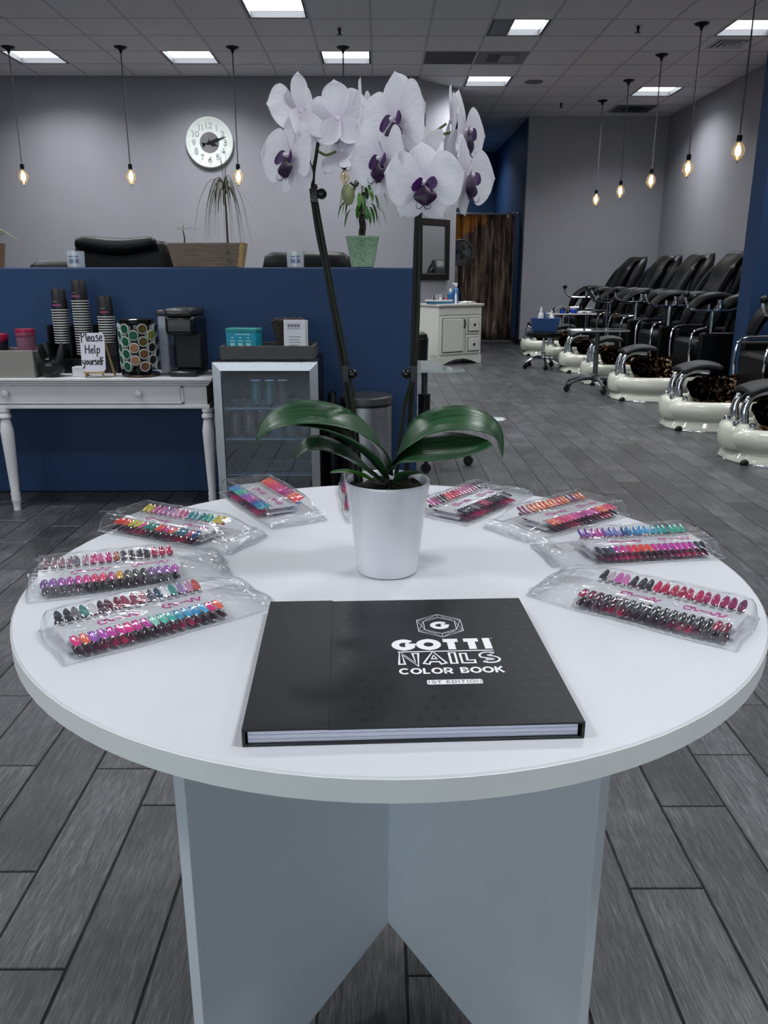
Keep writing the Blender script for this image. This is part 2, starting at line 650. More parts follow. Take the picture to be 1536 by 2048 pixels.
# ---------------------------------------------------------------- floor of plank tiles
floor = struct(B(-6.15, 4.84, -3.75, 18.4, -.12, -.0025).build('floor', M_GROUT, smooth=0),
               'floor of dark grey wood look plank tiles with black grout')
PW, PL, GAP = .152, .61, .0042
def plank_mb(x0, x1, y0, y1, mb=None):
    mb = mb or MB()
    b = .0016
    k = [(x0, y0, -.006), (x1, y0, -.006), (x1, y1, -.006), (x0, y1, -.006),
         (x0, y0, -b), (x1, y0, -b), (x1, y1, -b), (x0, y1, -b),
         (x0 + b, y0 + b, 0), (x1 - b, y0 + b, 0), (x1 - b, y1 - b, 0), (x0 + b, y1 - b, 0)]
    f = [(8, 9, 10, 11)]
    for i in range(4):
        j = (i + 1) % 4
        f += [(i, j, 4 + j, 4 + i), (4 + i, 4 + j, 8 + j, 8 + i)]
    return mb.add(k, f)
planks = []
joint = {0: 1.348, 1: 1.61, 2: 1.82, -1: 1.557, -2: 1.205, -6: 1.393, -7: 1.62, -8: 1.766, -9: 1.402}
X0 = .502
for i in range(-43, 28):
    off = joint.get(i)
    if off is None:
        off = 1.3 + ((i * .257) % .61)
    x0 = X0 + i * PW
    j0 = int((-3.6 - off) / PL) - 1
    for j in range(j0, j0 + 38):
        y0 = off + j * PL
        if y0 + PL < -3.6 or y0 > 18.2 or x0 < -6.05 or x0 + PW > 4.72:
            continue
        planks.append((x0, y0))
def score(p):
    c = (p[0] + PW / 2, p[1] + PL / 2, 0)
    q = proj(c)
    if q is None:
        return 0
    u, v, d = q
    if not (-60 < u < 1596 and 540 < v < 2120):
        return 0
    if ((u - 776) / 730) ** 2 + ((v - 1270) / 300) ** 2 < 1 or (460 < u < 1085 and v > 1560 and not (600 < u < 950 and v > 1990)):
        return 0
    if p[1] > 4.45 and u < 840 or u < 640 and p[1] > 4.0:
        return 0
    return 1 / (d ** 3)
order = sorted(range(len(planks)), key=lambda k: -score(planks[k]))
near = set(k for k in order[:300] if score(planks[k]) > 0)
pm = plank_mb(GAP / 2, PW - GAP / 2, GAP / 2, PL - GAP / 2).mesh('plank', M_PLANK, 0)
rest = MB()
for k, (x, y) in enumerate(planks):
    if k in near:
        inst('plank', pm, floor, (x, y, 0))
    else:
        plank_mb(x + GAP / 2, x + PW - GAP / 2, y + GAP / 2, y + PL - GAP / 2, rest)
ro = rest.build('plank_field', M_PLANK, floor, smooth=0)
ro['kind'] = 'stuff'

# ---------------------------------------------------------------- ceiling of lay-in tiles
ceiling = struct(B(-6.15, 4.84, -3.75, 18.4, CEIL + .16, CEIL + .3).build('ceiling', M_SLAB, smooth=0),  # unseen slab above the tiles, added to block the sky light
                 'suspended ceiling of pale speckled square tiles')
TP, TX0, TY0 = .61, -.70, 8.53
LIGHTS = [(-6, 3), (-3, 3), (0, 3), (-1, 0), (3, 1), (3, 5), (7, 6), (7, 1)]
EXTRA = [(-6, -4), (-3, -4), (0, -4), (3, -4), (7, -4), (-6, -9), (-3, -9), (3, -9), (7, -9),
         (-6, -14), (-3, -14), (3, -14), (7, -14), (-6, 0), (3, 13)]  # lights out of view; the last is added to brighten the hallway
SPECIAL = {(2, 3): 'dark', (3, 3): 'register', (7, 8): 'diffuser'}
cells = set(LIGHTS) | set(EXTRA)
M_TDARK = mat('ceiling_panel_dark', '58565a', .9, var=.15, scale=120)
M_TDUST = mat('ceiling_tile_dusty', '868488', .95, var=.12, scale=150)
def tile_mb(x0, x1, y0, y1, z, mb=None):
    mb = mb or MB()
    return mb.box(x0, x1, y0, y1, z, z + .018)
tmesh = tile_mb(.012, TP - .012, .012, TP - .012, CEIL - .004).mesh('ceiling_tile', M_CTILE, 0)
farm = MB()
for i in range(-9, 9):
    for j in range(-20, 16):
        x, y = TX0 + i * TP, TY0 + j * TP
        if x < -6.2 or (i, j) in cells:
            continue
        if x + TP / 2 < .7 and y + TP / 2 > 11.65 or x < .9 and y > 12.2:
            continue
        if x > 2.4 and y > 14.3 or x + .05 > 4.69:
            continue
        if j >= -1 and i >= -8:
            full = x + TP <= 4.70
            if full:
                m = {'dark': M_TDARK, 'register': M_TDUST, 'diffuser': M_TDUST}.get(SPECIAL.get((i, j)))
                inst('ceiling_tile', tmesh, ceiling, (x, y, 0), m=m)
            else:
                tile_mb(x + .012, 4.685, y + .012, y + TP - .012, CEIL - .004).build('ceiling_tile', M_CTILE, ceiling, smooth=0)
        else:
            tile_mb(x + .012, min(x + TP - .012, 4.685), y + .012, y + TP - .012, CEIL - .004, farm)
fo = farm.build('ceiling_tile_field', M_CTILE, ceiling, smooth=0)
fo['kind'] = 'stuff'
for i in range(-8, 10):
    x = TX0 + i * TP
    if x > 4.69:
        continue
    y1 = 11.65 if x < .45 else 12.3 if x < 1.1 else 18.3 if x < 2.42 else 14.3
    B(x - .012, x + .012, -3.6, y1, CEIL - .006, CEIL + .02).build('grid_bar', M_CGRID, ceiling, smooth=0)
for j in range(-19, 17):
    y = TY0 + j * TP
    x0 = -6.0 if y < 11.65 else (.446 + (y - 11.65) * .93 if y < 12.35 else 1.1)
    x1 = 4.69 if y < 14.3 else 2.42
    B(x0, x1, y - .012, y + .012, CEIL - .0062, CEIL + .02).build('grid_bar', M_CGRID, ceiling, smooth=0)

# light troffers
M_TROFFER = mat('troffer_frame', '26272a', .5)
M_TROFFIN = mat('troffer_reflector', '3a3b3e', .5)
def troffer(i, j, label, split=False):
    x, y = TX0 + i * TP + TP / 2, TY0 + j * TP + TP / 2
    t = thing('ceiling_light', label, 'light', (x, y, CEIL), 0, 'recessed ceiling lights')
    h = TP / 2 - .012
    k, d = .022, .055
    mb = MB()
    for s in (-1, 1):
        mb.box(s * h, s * (h - k), -h, h, -.004, d + .03) if s > 0 else mb.box(-h, -h + k, -h, h, -.004, d + .03)
        mb.box(-h + k, h - k, s * h if s < 0 else h - k, s * (h - k) if s < 0 else h, -.004, d + .03)
    mb.build('frame', M_TROFFER, t, smooth=0)
    B(-h, h, -h, h, d + .03, d + .036).build('housing', M_TROFFIN, t, smooth=0)
    g = h - k
    if split:
        B(-g, -g + .2, -g, g, d - .06, d).build('lens', M_LENSOFF, t, smooth=0, label='unlit grey section of the light')
        B(-g + .2, g, -g, g, d, d + .01).build('lens', M_LENS, t, smooth=0)
    else:
        B(-g, g, -g, g, d, d + .01).build('lens', M_LENS, t, smooth=0)
    la = bpy.data.lights.new('ceiling_lamp', 'AREA')
    la.shape = 'RECTANGLE'
    la.size, la.size_y = (2 * g * (.6 if split else 1), 2 * g)
    la.energy = LAMP_W * (.6 if split else 1)
    la.color = (.95, .975, 1.0)
    la.spread = R(134)
    lo = bpy.data.objects.new('lamp', la)
    link(lo, t, (.1 if split else 0, 0, d - .004))
    return t
LAB = ['recessed square ceiling light at the far left above the wall',
       'recessed square ceiling light left of the wall clock',
       'recessed square ceiling light behind the tallest orchid blooms on the left',
       'recessed square ceiling light cut by the top of the picture',
       'half dark ceiling light with one unlit grey section',
       'recessed square ceiling light right of the orchid by the angled wall',
       'recessed square ceiling light above the far pedicure chairs',
       'recessed square ceiling light in the top right corner']
for k, (i, j) in enumerate(LIGHTS):
    troffer(i, j, LAB[k], split=(k == 4))
for k, (i, j) in enumerate(EXTRA):
    troffer(i, j, 'recessed square ceiling light out of view')

# ================================================================ the round table
T = .7535
TC = (.013, 1.167)
TR = .5335
tb = thing('round_table', 'round white laminate table with a crossed panel base in the foreground', 'table', (TC[0], TC[1], 0))
def disc(r, z0, z1, bev, n=96):
    return MB().lathe([(r - bev, z0), (r, z0 + bev), (r, z1 - bev), (r - bev, z1)], n)
disc(TR - .0012, T - .0285, T, .0015).build('tabletop', M_WHITE, tb, smooth=30)
mb = MB().lathe([(TR - .001, T - .0275), (TR, T - .027), (TR, T - .0022), (TR - .001, T - .0015)], 96, cap=False)
mb.build('edge_band', M_WHITE_EDGE, tb, smooth=30)
# two upright panels crossing at the centre (front V opens towards the viewer)
LEGP = mat('leg_panel_white', 'c9d0d6', .4, var=.02)
def panel(ang, part):
    """half panel from the centre outward along ang, feet arched"""
    L, th = .392, .0125
    t = T - .0285
    prof = [(0.0, .0), (.33, .0), (L, 0), (L, t), (0, t)]
    # arch cut at the bottom near the centre
    prof = [(.0, .11), (.30, .0), (L, .0), (L, t), (0, t)]
    mb = MB()
    vs = [(x, -th, z) for x, z in prof] + [(x, th, z) for x, z in prof]
    n = len(prof)
    mb.add(vs, [tuple(range(n)), tuple(reversed(range(n, 2 * n)))] + [(i, i + n, (i + 1) % n + n, (i + 1) % n) for i in range(n)])
    return mb.build('leg_panel', LEGP, tb, rot=(0, 0, ang), smooth=0, bevel=.001)
for a in (-133, -46, 47, 134):
    panel(R(a), 'leg_panel')

# ================================================================ color book
BKX, BKY, BKR = .027, .848, R(2.4)
bk = thing('color_book', 'large black hardcover color book with white lettering lying on the round table', 'book', (BKX, BKY, T), BKR)
BW, BD, BH = .334, .315, .0185
M_COVER = mat('book_cover_black', '1d1f22', .42, var=.12, scale=9)
M_PAGE = mat('book_pages', 'd6d6e6', .8, var=.08, scale=60, stretch=(1, 1, 60))
M_PRINT = mat('print_white', 'f2f2f4', .5, var=.01)
M_VARN = mat('varnish_print', '292b2e', .30, var=.05)
cv = MB().box(-BW / 2, BW / 2, -BD / 2, BD / 2, 0, .0024)
cv.build('back_cover', M_COVER, bk, smooth=30, bevel=.0006)
B(-BW / 2 + .005, BW / 2 - .006, -BD / 2 + .004, BD / 2 - .004, .0024, BH - .0024).build('page_block', M_PAGE, bk, smooth=0)
mb = MB()
for k in range(2):
    mb.box(-BW / 2 + .0048, BW / 2 - .0058, -BD / 2 + .0036, BD / 2 - .0036, .0062 + k * .0045, .00635 + k * .0045)
mb.build('page_line', mat('page_gap', '8f8fa6', .8), bk, smooth=0)
front = B(-.5 * BW + .082, BW / 2, -BD / 2, BD / 2, BH - .0024, BH).build('front_cover', M_COVER, bk, smooth=30, bevel=.0005)
B(-BW / 2, -.5 * BW + .083, -BD / 2, BD / 2, BH - .002, BH + .0012).build('wrap_flap', M_COVER, bk, smooth=30, bevel=.0005)
B(-BW / 2, -BW / 2 + .003, -BD / 2, BD / 2, .0024, BH - .002).build('spine', M_COVER, bk, smooth=0)
B(BW / 2 - .003, BW / 2, -BD / 2, BD / 2, .0024, BH - .0024).build('fore_edge_flap', M_COVER, bk, smooth=0)
PZ = BH + .0002
CX = .0500          # lettering axis on the cover
# emblem: hexagon in hexagon with rays and a G
def hexa(r, sx=1.0):
    return [(CX + r * sx * math.sin(R(60 * k)), .0735 + r * math.cos(R(60 * k))) for k in range(6)]
em = MB()
ho, hi = hexa(.0335, .95), hexa(.0238, .95)
for ring in (ho, hi):
    ribbon(em, ring + ring[:1], .00075, PZ)
for k in range(6):
    ribbon(em, [ho[k], hi[k]], .0006, PZ)
    ribbon(em, [ho[k], hi[(k + 1) % 6]], .0005, PZ)
    ribbon(em, [ho[k], hi[(k - 1) % 6]], .0005, PZ)
text_mb('G', .0215, .30, sx=1.0, z=PZ, mb=em, ox=CX, oy=.0628, center=True)
em.build('emblem', M_PRINT, front, smooth=0)
text_mb('GOTTI', .0285, .31, .05, .86, PZ, ox=CX - .003, oy=.006, center=True).build('lettering', M_PRINT, front, smooth=0, label='white heavy word GOTTI')
mb = MB()
ribbon(mb, [(CX - .057, .0020), (CX + .055, .0020)], .0022, PZ)
mb.box(CX + .0565, CX + .058, .0330, .0345, PZ - .0001, PZ)
mb.build('rule_line', M_PRINT, front, smooth=0)
text_mb('NAILS', .0285, .33, .06, .86, PZ, ox=CX, oy=-.0300, center=True).build('lettering', M_PRINT, front, smooth=0, label='outlined word NAILS')
text_mb('NAILS', .0285, .145, .06, .86, PZ + .0002, ox=CX, oy=-.0300, center=True, design=.33, trim=.09).build('lettering_core', M_COVER, front, smooth=0)
text_mb('COLOR BOOK', .0140, .21, .10, .84, PZ, ox=CX, oy=-.0525, center=True).build('lettering', M_PRINT, front, smooth=0, label='white words COLOR BOOK')
mb = MB()
w2, r2 = .0300, .0022
pl = [p for q in ((w2, .005, 0), (-w2, .005, 90), (-w2, -.005, 180), (w2, -.005, 270))
      for p in arc(CX + q[0] - math.copysign(r2, q[0]), -.0715 + q[1] - math.copysign(r2, q[1]), r2, r2, q[2], q[2] + 90, 4)]
mb.add([(x, y, PZ) for x, y in pl], [tuple(range(len(pl)))])
mb.build('edition_plate', M_PRINT, front, smooth=0)
text_mb('1ST EDITION', .0060, .13, .22, 1.1, PZ + .0002, ox=CX, oy=-.0745, center=True).build('lettering', M_COVER, front, smooth=0, label='black words 1ST EDITION on a white plate')
vp = MB()
for i in range(13):
    for j in range(15):
        x = -.5 * BW + .098 + i * .0185 + (j % 2) * .009
        y = -BD / 2 + .014 + j * .0208
        if x > BW / 2 - .01 or (abs(x - CX) < .066 and -.082 < y < .112):
            continue
        text_mb('G', .0072, .2, sx=1.05, z=PZ, mb=vp, ox=x, oy=y - .0036, center=True)
vp.build('varnish_pattern', M_VARN, front, smooth=0)['kind'] = 'stuff'

# ================================================================ nail swatch cards in clear pouches
M_FILM = film('clear_vinyl', (.995, .997, 1.0), .03, .025, wrinkle=.10, wscale=40, ior=1.42, boost=1.0)
M_FILMEDGE = film('clear_vinyl_edge', (.96, .97, .98), .05, .22, ior=1.5, boost=1.3)
M_CARD = film('swatch_board', (.96, .94, .97), .08, .55)
M_INK = mat('card_ink', '3a3440', .6)
M_PINKINK = mat('card_ink_magenta', 'b3177f', .5)
NAILMAT = {}
def nail_mat(hexc):
    if hexc not in NAILMAT:
        NAILMAT[hexc] = mat('nail_' + hexc, hexc, .12, 0.0, var=.10, scale=300, coat=1.0)
    return NAILMAT[hexc]
def nail_fn(s, t):
    # s along the tip (0 root .. 1 free end), t across
    w = .0052 * (.72 + .28 * math.sin(PI * min(1, s * 1.1) ** .9)) * (1 - .35 * max(0, s - .8) / .2)
    a = (t - .5) * 2
    return (a * w, s * .0225, .0036 * math.cos(a * 1.25) - .0026 * s * s * .5)
NAIL = MB().surf(5, 5, nail_fn).mesh('nail_tip', nail_mat('c06080'), 80)
NAILST = B(-.0016, .0016, -.006, .004, .0, .0014).mesh('nail_stem', M_CARD, 0)
def swatch(label, pc, px, py, pz, rz, rows, n=16, L=.184, Wd=.092, mir=1, group='nail swatch cards in the clear pouches'):
    """board with a row of painted tips along each long side; local x runs along the pouch"""
    t = thing('nail_swatch_card', label, 'swatch card', (px, py, pz), rz, group)
    bd = B(-L / 2 - .004, L / 2 + .004, -Wd / 2 + .018, Wd / 2 - .018, 0, .003).build('board', M_CARD, t, smooth=0)
    ink = MB()
    for i in range(n):
        x = -L / 2 + L * (i + .5) / n
        for yy in (-.020, .020):
            for q in range(3):
                ink.box(x - .0035 + q * .0024, x - .0018 + q * .0024, yy - .0016, yy + .0012, .0031, .0033)
    ink.build('fine_print', M_INK, bd, smooth=0)['kind'] = 'stuff'
    pk = MB()
    for cxx in (-.045, .04):
        pts = [(cxx + .045 * q / 26, .0075 * math.sin(q * 1.05) * (.5 + .5 * math.cos(q * .31))) for q in range(27)]
        ribbon(pk, pts, .0026, .0034)
        ribbon(pk, arc(cxx - .004, 0, .005, .0065, 20, 330, 12), .0028, .0034)
    pk.build('script_print', M_PINKINK, bd, smooth=0)['kind'] = 'stuff'
    for side, cols in zip((1, -1), rows):
        for i in range(n):
            c = cols[i % len(cols)]
            if c is None:
                continue
            x = -L / 2 + L * (i + .5) / n
            o = inst('nail_tip', NAIL, t, (x, side * (Wd / 2 - .0205), .0035), (0, 0, 0 if side > 0 else PI), m=nail_mat(c))
            o.rotation_euler = (R(24) if side > 0 else R(-6), R(rnd.uniform(-4, 4)), (0 if side > 0 else PI) + R(rnd.uniform(-5, 5)))
    return t

def pouch(label, cx, cy, rz, L=.285, W=.118, H=.031, flap=1, seed=0, roll=True):
    """clear vinyl pouch; the cards sit at one end, the empty flap end (local +x if flap>0) sinks and curls"""
    t = thing('clear_pouch', label, 'pouch', (cx, cy, T), rz, 'clear pouches around the table')
    r = random.Random(seed)
    ph = [r.uniform(0, 6) for _ in range(6)]
    def top(s, q):
        x = (s - .5) * L
        y = (q - .5) * W
        e = s if flap > 0 else 1 - s
        fill = min(1, max(0, (1.0 - e) / .32))
        fill = fill * fill * (3 - 2 * fill)
        edge = min(1, min(q, 1 - q) / .10, min(s, 1 - s) / .035)
        hgt = (.0052 + (H - .0052) * (.30 + .70 * fill)) * max(0, edge) ** .45
        wr = .0009 * (math.sin(x * 120 + ph[0] + y * 60) * .5 + math.sin(y * 170 + ph[1] + x * 90) * .5) * (1.25 - fill * .8)
        wr += .0004 * math.sin((x * .7 + y) * 260 + ph[2])
        yy = y * (1 + .03 * math.sin(x * 40 + ph[3])) * (1 - .10 * (1 - fill))
        return (x + .002 * math.sin(y * 70 + ph[4]), yy, .0018 + max(.0006, hgt + wr * max(0, edge)))
    mb = MB().surf(56, 22, top)
    n = 23
    # underside follows the outline just above the table
    k = len(mb.v)
    mb.surf(56, 2, lambda s, q: (top(s, q)[0], top(s, q)[1], .0012))
    mb.build('film', M_FILM, t, smooth=180)
    # welded seams
    sm = MB()
    for q in (0, 1):
        sm.tube([(top(s / 28, q)[0], top(s / 28, q)[1], .0022) for s in range(29)], .0011, 6)
    sm.tube([(top(0, q / 8)[0], top(0, q / 8)[1], .003) for q in range(9)], .0012, 6)
    sm.tube([(top(1, q / 8)[0], top(1, q / 8)[1], .003) for q in range(9)], .0012, 6)
    # upper corner folds along the top of the filled part
    for q in (.10, .90):
        sm.tube([Vector(top(.06 + s / 28 * .88, q)) + Vector((0, 0, .0004)) for s in range(29)], .0007, 5)
    sm.build('seam', M_FILMEDGE, t, smooth=60)['kind'] = 'stuff'
    # flap: a strip folded over at the open end
    def fl(s, q):
        a = s * PI * 1.25
        x0 = L / 2 - .012
        return (flap * (x0 + .010 * math.sin(a) - .018 * max(0, s - .5)), (q - .5) * W * .90, .009 - .0075 * math.cos(a) + .0015 * math.sin(q * 9 + ph[5]))
    if roll:
        MB().surf(10, 12, fl).build('flap', M_FILMEDGE, t, smooth=180)
    return t

PAL = {
 'neutral': ['8a6f76', '9a8087', 'a07d84', '8d7480', '6f6a78', 'b08a92', 'c2336f', 'd2609a', 'c93a83', 'a0654a', '4a4650', '3b3740', '34313a', '3d3a42', 'a8284d', 'b32c50', 'c0305c'],
 'violet': ['7d5a8f', '8a5aa0', '9a55a5', 'a8529f', 'c04a98', 'd0488e', 'd8456f', 'e0506a', 'b05080', 'cf9a3e', '5a5a50', '4b4c48', '3e3f3d'],
 'black': ['1c1a1f', '23202a', '2a2028', '3a2430', '45243a', '2c2a34', '1f2a30', '20302e'],
 'smoke': ['3a3038', '54404a', '5e3a52', '7a2f55', '9a2c5c', '6a4a5a', '463c44', '2c282e'],
 'dusty': ['2d3238', '252a35', '6d6f72', '3f7f7a', 'c9c9ca', '3a1c2a', '5a1c34', '7a2038', '9a4058', '8f4a5c', 'b07a86', '4a4650', '2f4f60', 'e4e4e6', '46908c', '9a7fb0', 'c088b0', 'c04a3e'],
 'hot': ['d8307a', 'e2654c', '9a58b8', 'b04fae', 'c23a9c', 'd0348f', 'd83a86', 'c93a92', 'b33a9a', '8fd0c0', '5fbfae', '4aaea8', '3f95b5', '4a9cc4', '3c8fc0', '58a8d0'],
 'plum': ['5a3048', '6a2c50', '7a2a55', '9a2a5c', 'b02c5e', 'a83058', '8a3050', '5c2c44', '43283a', '382530'],
 'wine': ['2a1c26', '3a2030', '4c2038', '6a1f40', '8a1f45', 'a31f4a', '5a2038', '321d28'],
 'spring': ['d8c23a', 'd0b83a', 'c86aa8', 'd77ab0', 'b884c0', 'c79ac8', 'e09ac0', 'd06a9a', 'c85a88', '2f8f9a', '3a9aa5', '2a7f8a', '30a08a', '3aa890', 'cfc04a', 'd8c85a'],
 'fruit': ['e0442e', 'd8402c', 'e25a3a', 'c8c04a', 'd0c84f', 'd85a8a', '2a8a78', '2f7f7a', 'e0503a', 'c83a6a', 'd04a80', 'e0705a', '2a6a78', '30708a', 'c04a70', '2f4f95'],
 'ocean': ['3a6fa8', '4a86b8', '3a8fae', '3fa0a8', '48a890', '5a9a88', '7a6fa8', '8a5aa8', 'a058a8', 'b85aa0', '9a5a98', '7a4a88'],
 'coral': ['e0623a', 'e2553a', 'e0484a', 'e23f5a', 'd83a62', 'd8366c', 'cf3274', 'c42f7c', 'b82c80', 'a82a80', 'b0307a', 'c03a6a'],
 'rose': ['b06a90', 'a85a86', '8a4a70', '303036', '2a2a2e', 'd04050', 'd83a48', 'c83a58', 'c04060', 'b83a6a', 'c46a90', 'd080a0'],
 'ink': ['2a2a30', '303038', '3a3a42', '2a2c34', '7a7a80', '3a2f3a', '5a2a48', 'b03a60', '8a3055', '2c282e'],
 'peach': ['7a4a6a', '8a4a6c', 'b0604a', 'd0704a', 'e07a4a', 'e06a48', 'd8603f', 'e0804f', 'd87058', 'd06048', 'c85a50', 'e08a60'],
 'blush': ['d86a5a', 'e07a68', 'd05a70', 'c84a78', 'd85a88', 'e070a0', 'c85a98', 'b84a90', 'a84088', 'c060a0', 'd070a8', 'b85080'],
 'sea': ['6a4a98', '7a3a98', 'a83a98', 'c0409a', '6a5aa8', '5a6ab0', '8a88c8', '2a4a80', '2f7fb8', '3a8fc8', '4a9ad0', '58a8d0', '3f9fc0', '35a0a8', '2f9f98', '38a898', '3fae98', '30a088'],
 'punch': ['3a3a44', '303038', '4a4f70', 'b03a90', 'c83a88', 'd83a6a', 'e03a4a', 'e24a40', 'e0503f', 'c83a90', 'c0389a', 'b8389f', 'c040a0', 'b83aa0', 'c83aa0', 'b03098'],
 'berry': ['2c2c30', 'b8a8b4', 'c060a8', 'c878b0', '2a2a2d', '2c2c30', '26262a', 'c02050', 'b01f4c', 'a81f4a', '9a1c48', 'a82052', 'b02458', '9a2058', 'a82460', '98205c', '8a1f55', '6a2a4a'],
 'coal': ['8a2040', '6a2038', '4a1f30', '2c2a30', '3a2430', '4a3a44', '3a3f46', '3a3c42', '303238', '2c2e32', '2a2b2f', '2f3034', '2a2a2e', '242428', '202024', '1e1e22'],
}
def set_(key, plabel, cx, cy, deg, flap, top_rows, low_rows, where, off=.028, L=.285, seed=1, n=16, CL=.184):
    a = R(deg)
    pouch(plabel, cx, cy, a, L=L, flap=flap, seed=seed)
    ox = -flap * off
    px, py = cx + ox * math.cos(a), cy + ox * math.sin(a)
    swatch('upper nail swatch card in ' + where, None, px, py, T + .0145, a, [PAL[k] for k in top_rows], n=n, L=CL)
    qx, qy = px + .006 * math.sin(a), py - .006 * math.cos(a)
    swatch('lower nail swatch card in ' + where, None, qx, qy, T + .0045, a, [PAL[k] for k in low_rows], n=n, L=CL)
set_('a', 'clear vinyl pouch nearest the left corner of the black book', -.288, .983, 36.5, 1, ('dusty', 'hot'), ('plum', 'wine'), 'the pouch by the book\'s left corner', seed=3, n=18, CL=.196)
set_('b', 'clear vinyl pouch second from the front on the left table edge', -.376, 1.142, 20.5, 1, ('neutral', 'violet'), ('smoke', 'black'), 'the second pouch from the front at left', seed=8, n=17, CL=.192)
set_('c', 'clear vinyl pouch with yellow and teal tips on the left', -.346, 1.352, -27.5, 1, ('spring', 'fruit'), ('blush', 'wine'), 'the yellow and teal pouch at left', seed=12)
set_('d', 'clear vinyl pouch at the back left in front of the fridge', -.215, 1.526, -61, 1, ('coral', 'ocean'), ('hot', 'plum'), 'the pouch in front of the fridge', seed=21)
set_('e', 'clear vinyl pouch mostly hidden behind the orchid pot', -.020, 1.56, -85, 1, ('rose', 'violet'), ('wine', 'plum'), 'the pouch behind the orchid pot', seed=30)
set_('f', 'clear vinyl pouch just right of the orchid pot at the back', .192, 1.532, 51, 1, ('rose', 'ink'), ('wine', 'plum'), 'the pouch right of the orchid pot', seed=41, L=.262, CL=.172)
set_('g', 'clear vinyl pouch with orange and coral tips on the right', .324, 1.420, 37.5, -1, ('peach', 'blush'), ('plum', 'wine'), 'the orange and coral pouch at right', seed=52, L=.27, CL=.18)
set_('h', 'clear vinyl pouch with blue and magenta tips on the right', .402, 1.252, 9.0, -1, ('sea', 'punch'), ('blush', 'plum'), 'the blue and magenta pouch at right', seed=66, n=18, CL=.19)
set_('i', 'clear vinyl pouch nearest the right corner of the black book', .353, 1.018, -37.5, -1, ('berry', 'coal'), ('smoke', 'wine'), 'the pouch by the book\'s right corner', seed=77, n=18, CL=.2)

# ================================================================ potted orchid
OY = 1.170
POT = at(775, 1138, OY)
orchid = thing('potted_orchid', 'white orchid with purple centres in a glossy white pot on the round table', 'plant', (POT.x, OY, T))
def L2(p):
    """world to orchid-local"""
    return Vector(p) - Vector((POT.x, OY, T))
def op(u, v, y=OY):
    return L2(at(u, v, y))
M_POT = mat('glazed_ceramic', 'e3e3e8', .12, var=.01, coat=.7)
pr = [(.040, .0), (.0452, .0015), (.0466, .006), (.0628, .1395), (.0632, .1428), (.0622, .1440), (.0606, .1430), (.0596, .139), (.056, .110)]
MB().lathe(pr, 72, cap=False).add([], []).build('pot', M_POT, orchid, smooth=50)
MB().lathe([(.0001, .0), (.0402, .0002)], 48, cap=False).build('pot_base', M_POT, orchid)
soil = MB().surf(10, 30, lambda s, t: (s * .0590 * math.cos(2 * PI * t), s * .0590 * math.sin(2 * PI * t), .131 + .005 * math.sin(t * 40 + s * 9)))
soil.build('bark_soil', mat('bark', '1d1812', .9, var=.5, scale=120, bump=.8), orchid)

# leaves
def leaf_mat(name, a, b):
    nt = NT(name)
    tc = nt.n('ShaderNodeTexCoord')
    sp = nt.n('ShaderNodeSeparateXYZ')
    uvn = nt.n('ShaderNodeUVMap')
    nt.l(uvn.outputs[0], sp.inputs[0])
    cmb = nt.n('ShaderNodeCombineXYZ')
    m1 = nt.n('ShaderNodeMath', _operation='MULTIPLY')
    m1.inputs[1].default_value = 26
    nt.l(sp.outputs[1], m1.inputs[0])
    m2 = nt.n('ShaderNodeMath', _operation='MULTIPLY')
    m2.inputs[1].default_value = 3
    nt.l(sp.outputs[0], m2.inputs[0])
    nt.l(m1.outputs[0], cmb.inputs[0])
    nt.l(m2.outputs[0], cmb.inputs[1])
    no = nt.n('ShaderNodeTexNoise', Scale=1.0, Detail=3.0)
    nt.l(cmb.outputs[0], no.inputs['Vector'])
    r = ramp(nt, [(.3, lin(a)), (.72, lin(b))])
    nt.l(no.outputs['Fac'], r.inputs[0])
    nt.l(r.outputs[0], nt.b.inputs['Base Color'])
    nt.b.inputs['Roughness'].default_value = .33
    nt.b.inputs['Subsurface Weight'].default_value = 0
    bp = nt.n('ShaderNodeBump', Strength=.35, Distance=.002)
    nt.l(no.outputs['Fac'], bp.inputs['Height'])
    nt.l(bp.outputs[0], nt.b.inputs['Normal'])
    return nt.m
M_LEAF = leaf_mat('orchid_leaf', '0e2c16', '2c5a34')
M_LEAFY = leaf_mat('orchid_leaf_young', '2f5f1c', '4f8a2a')

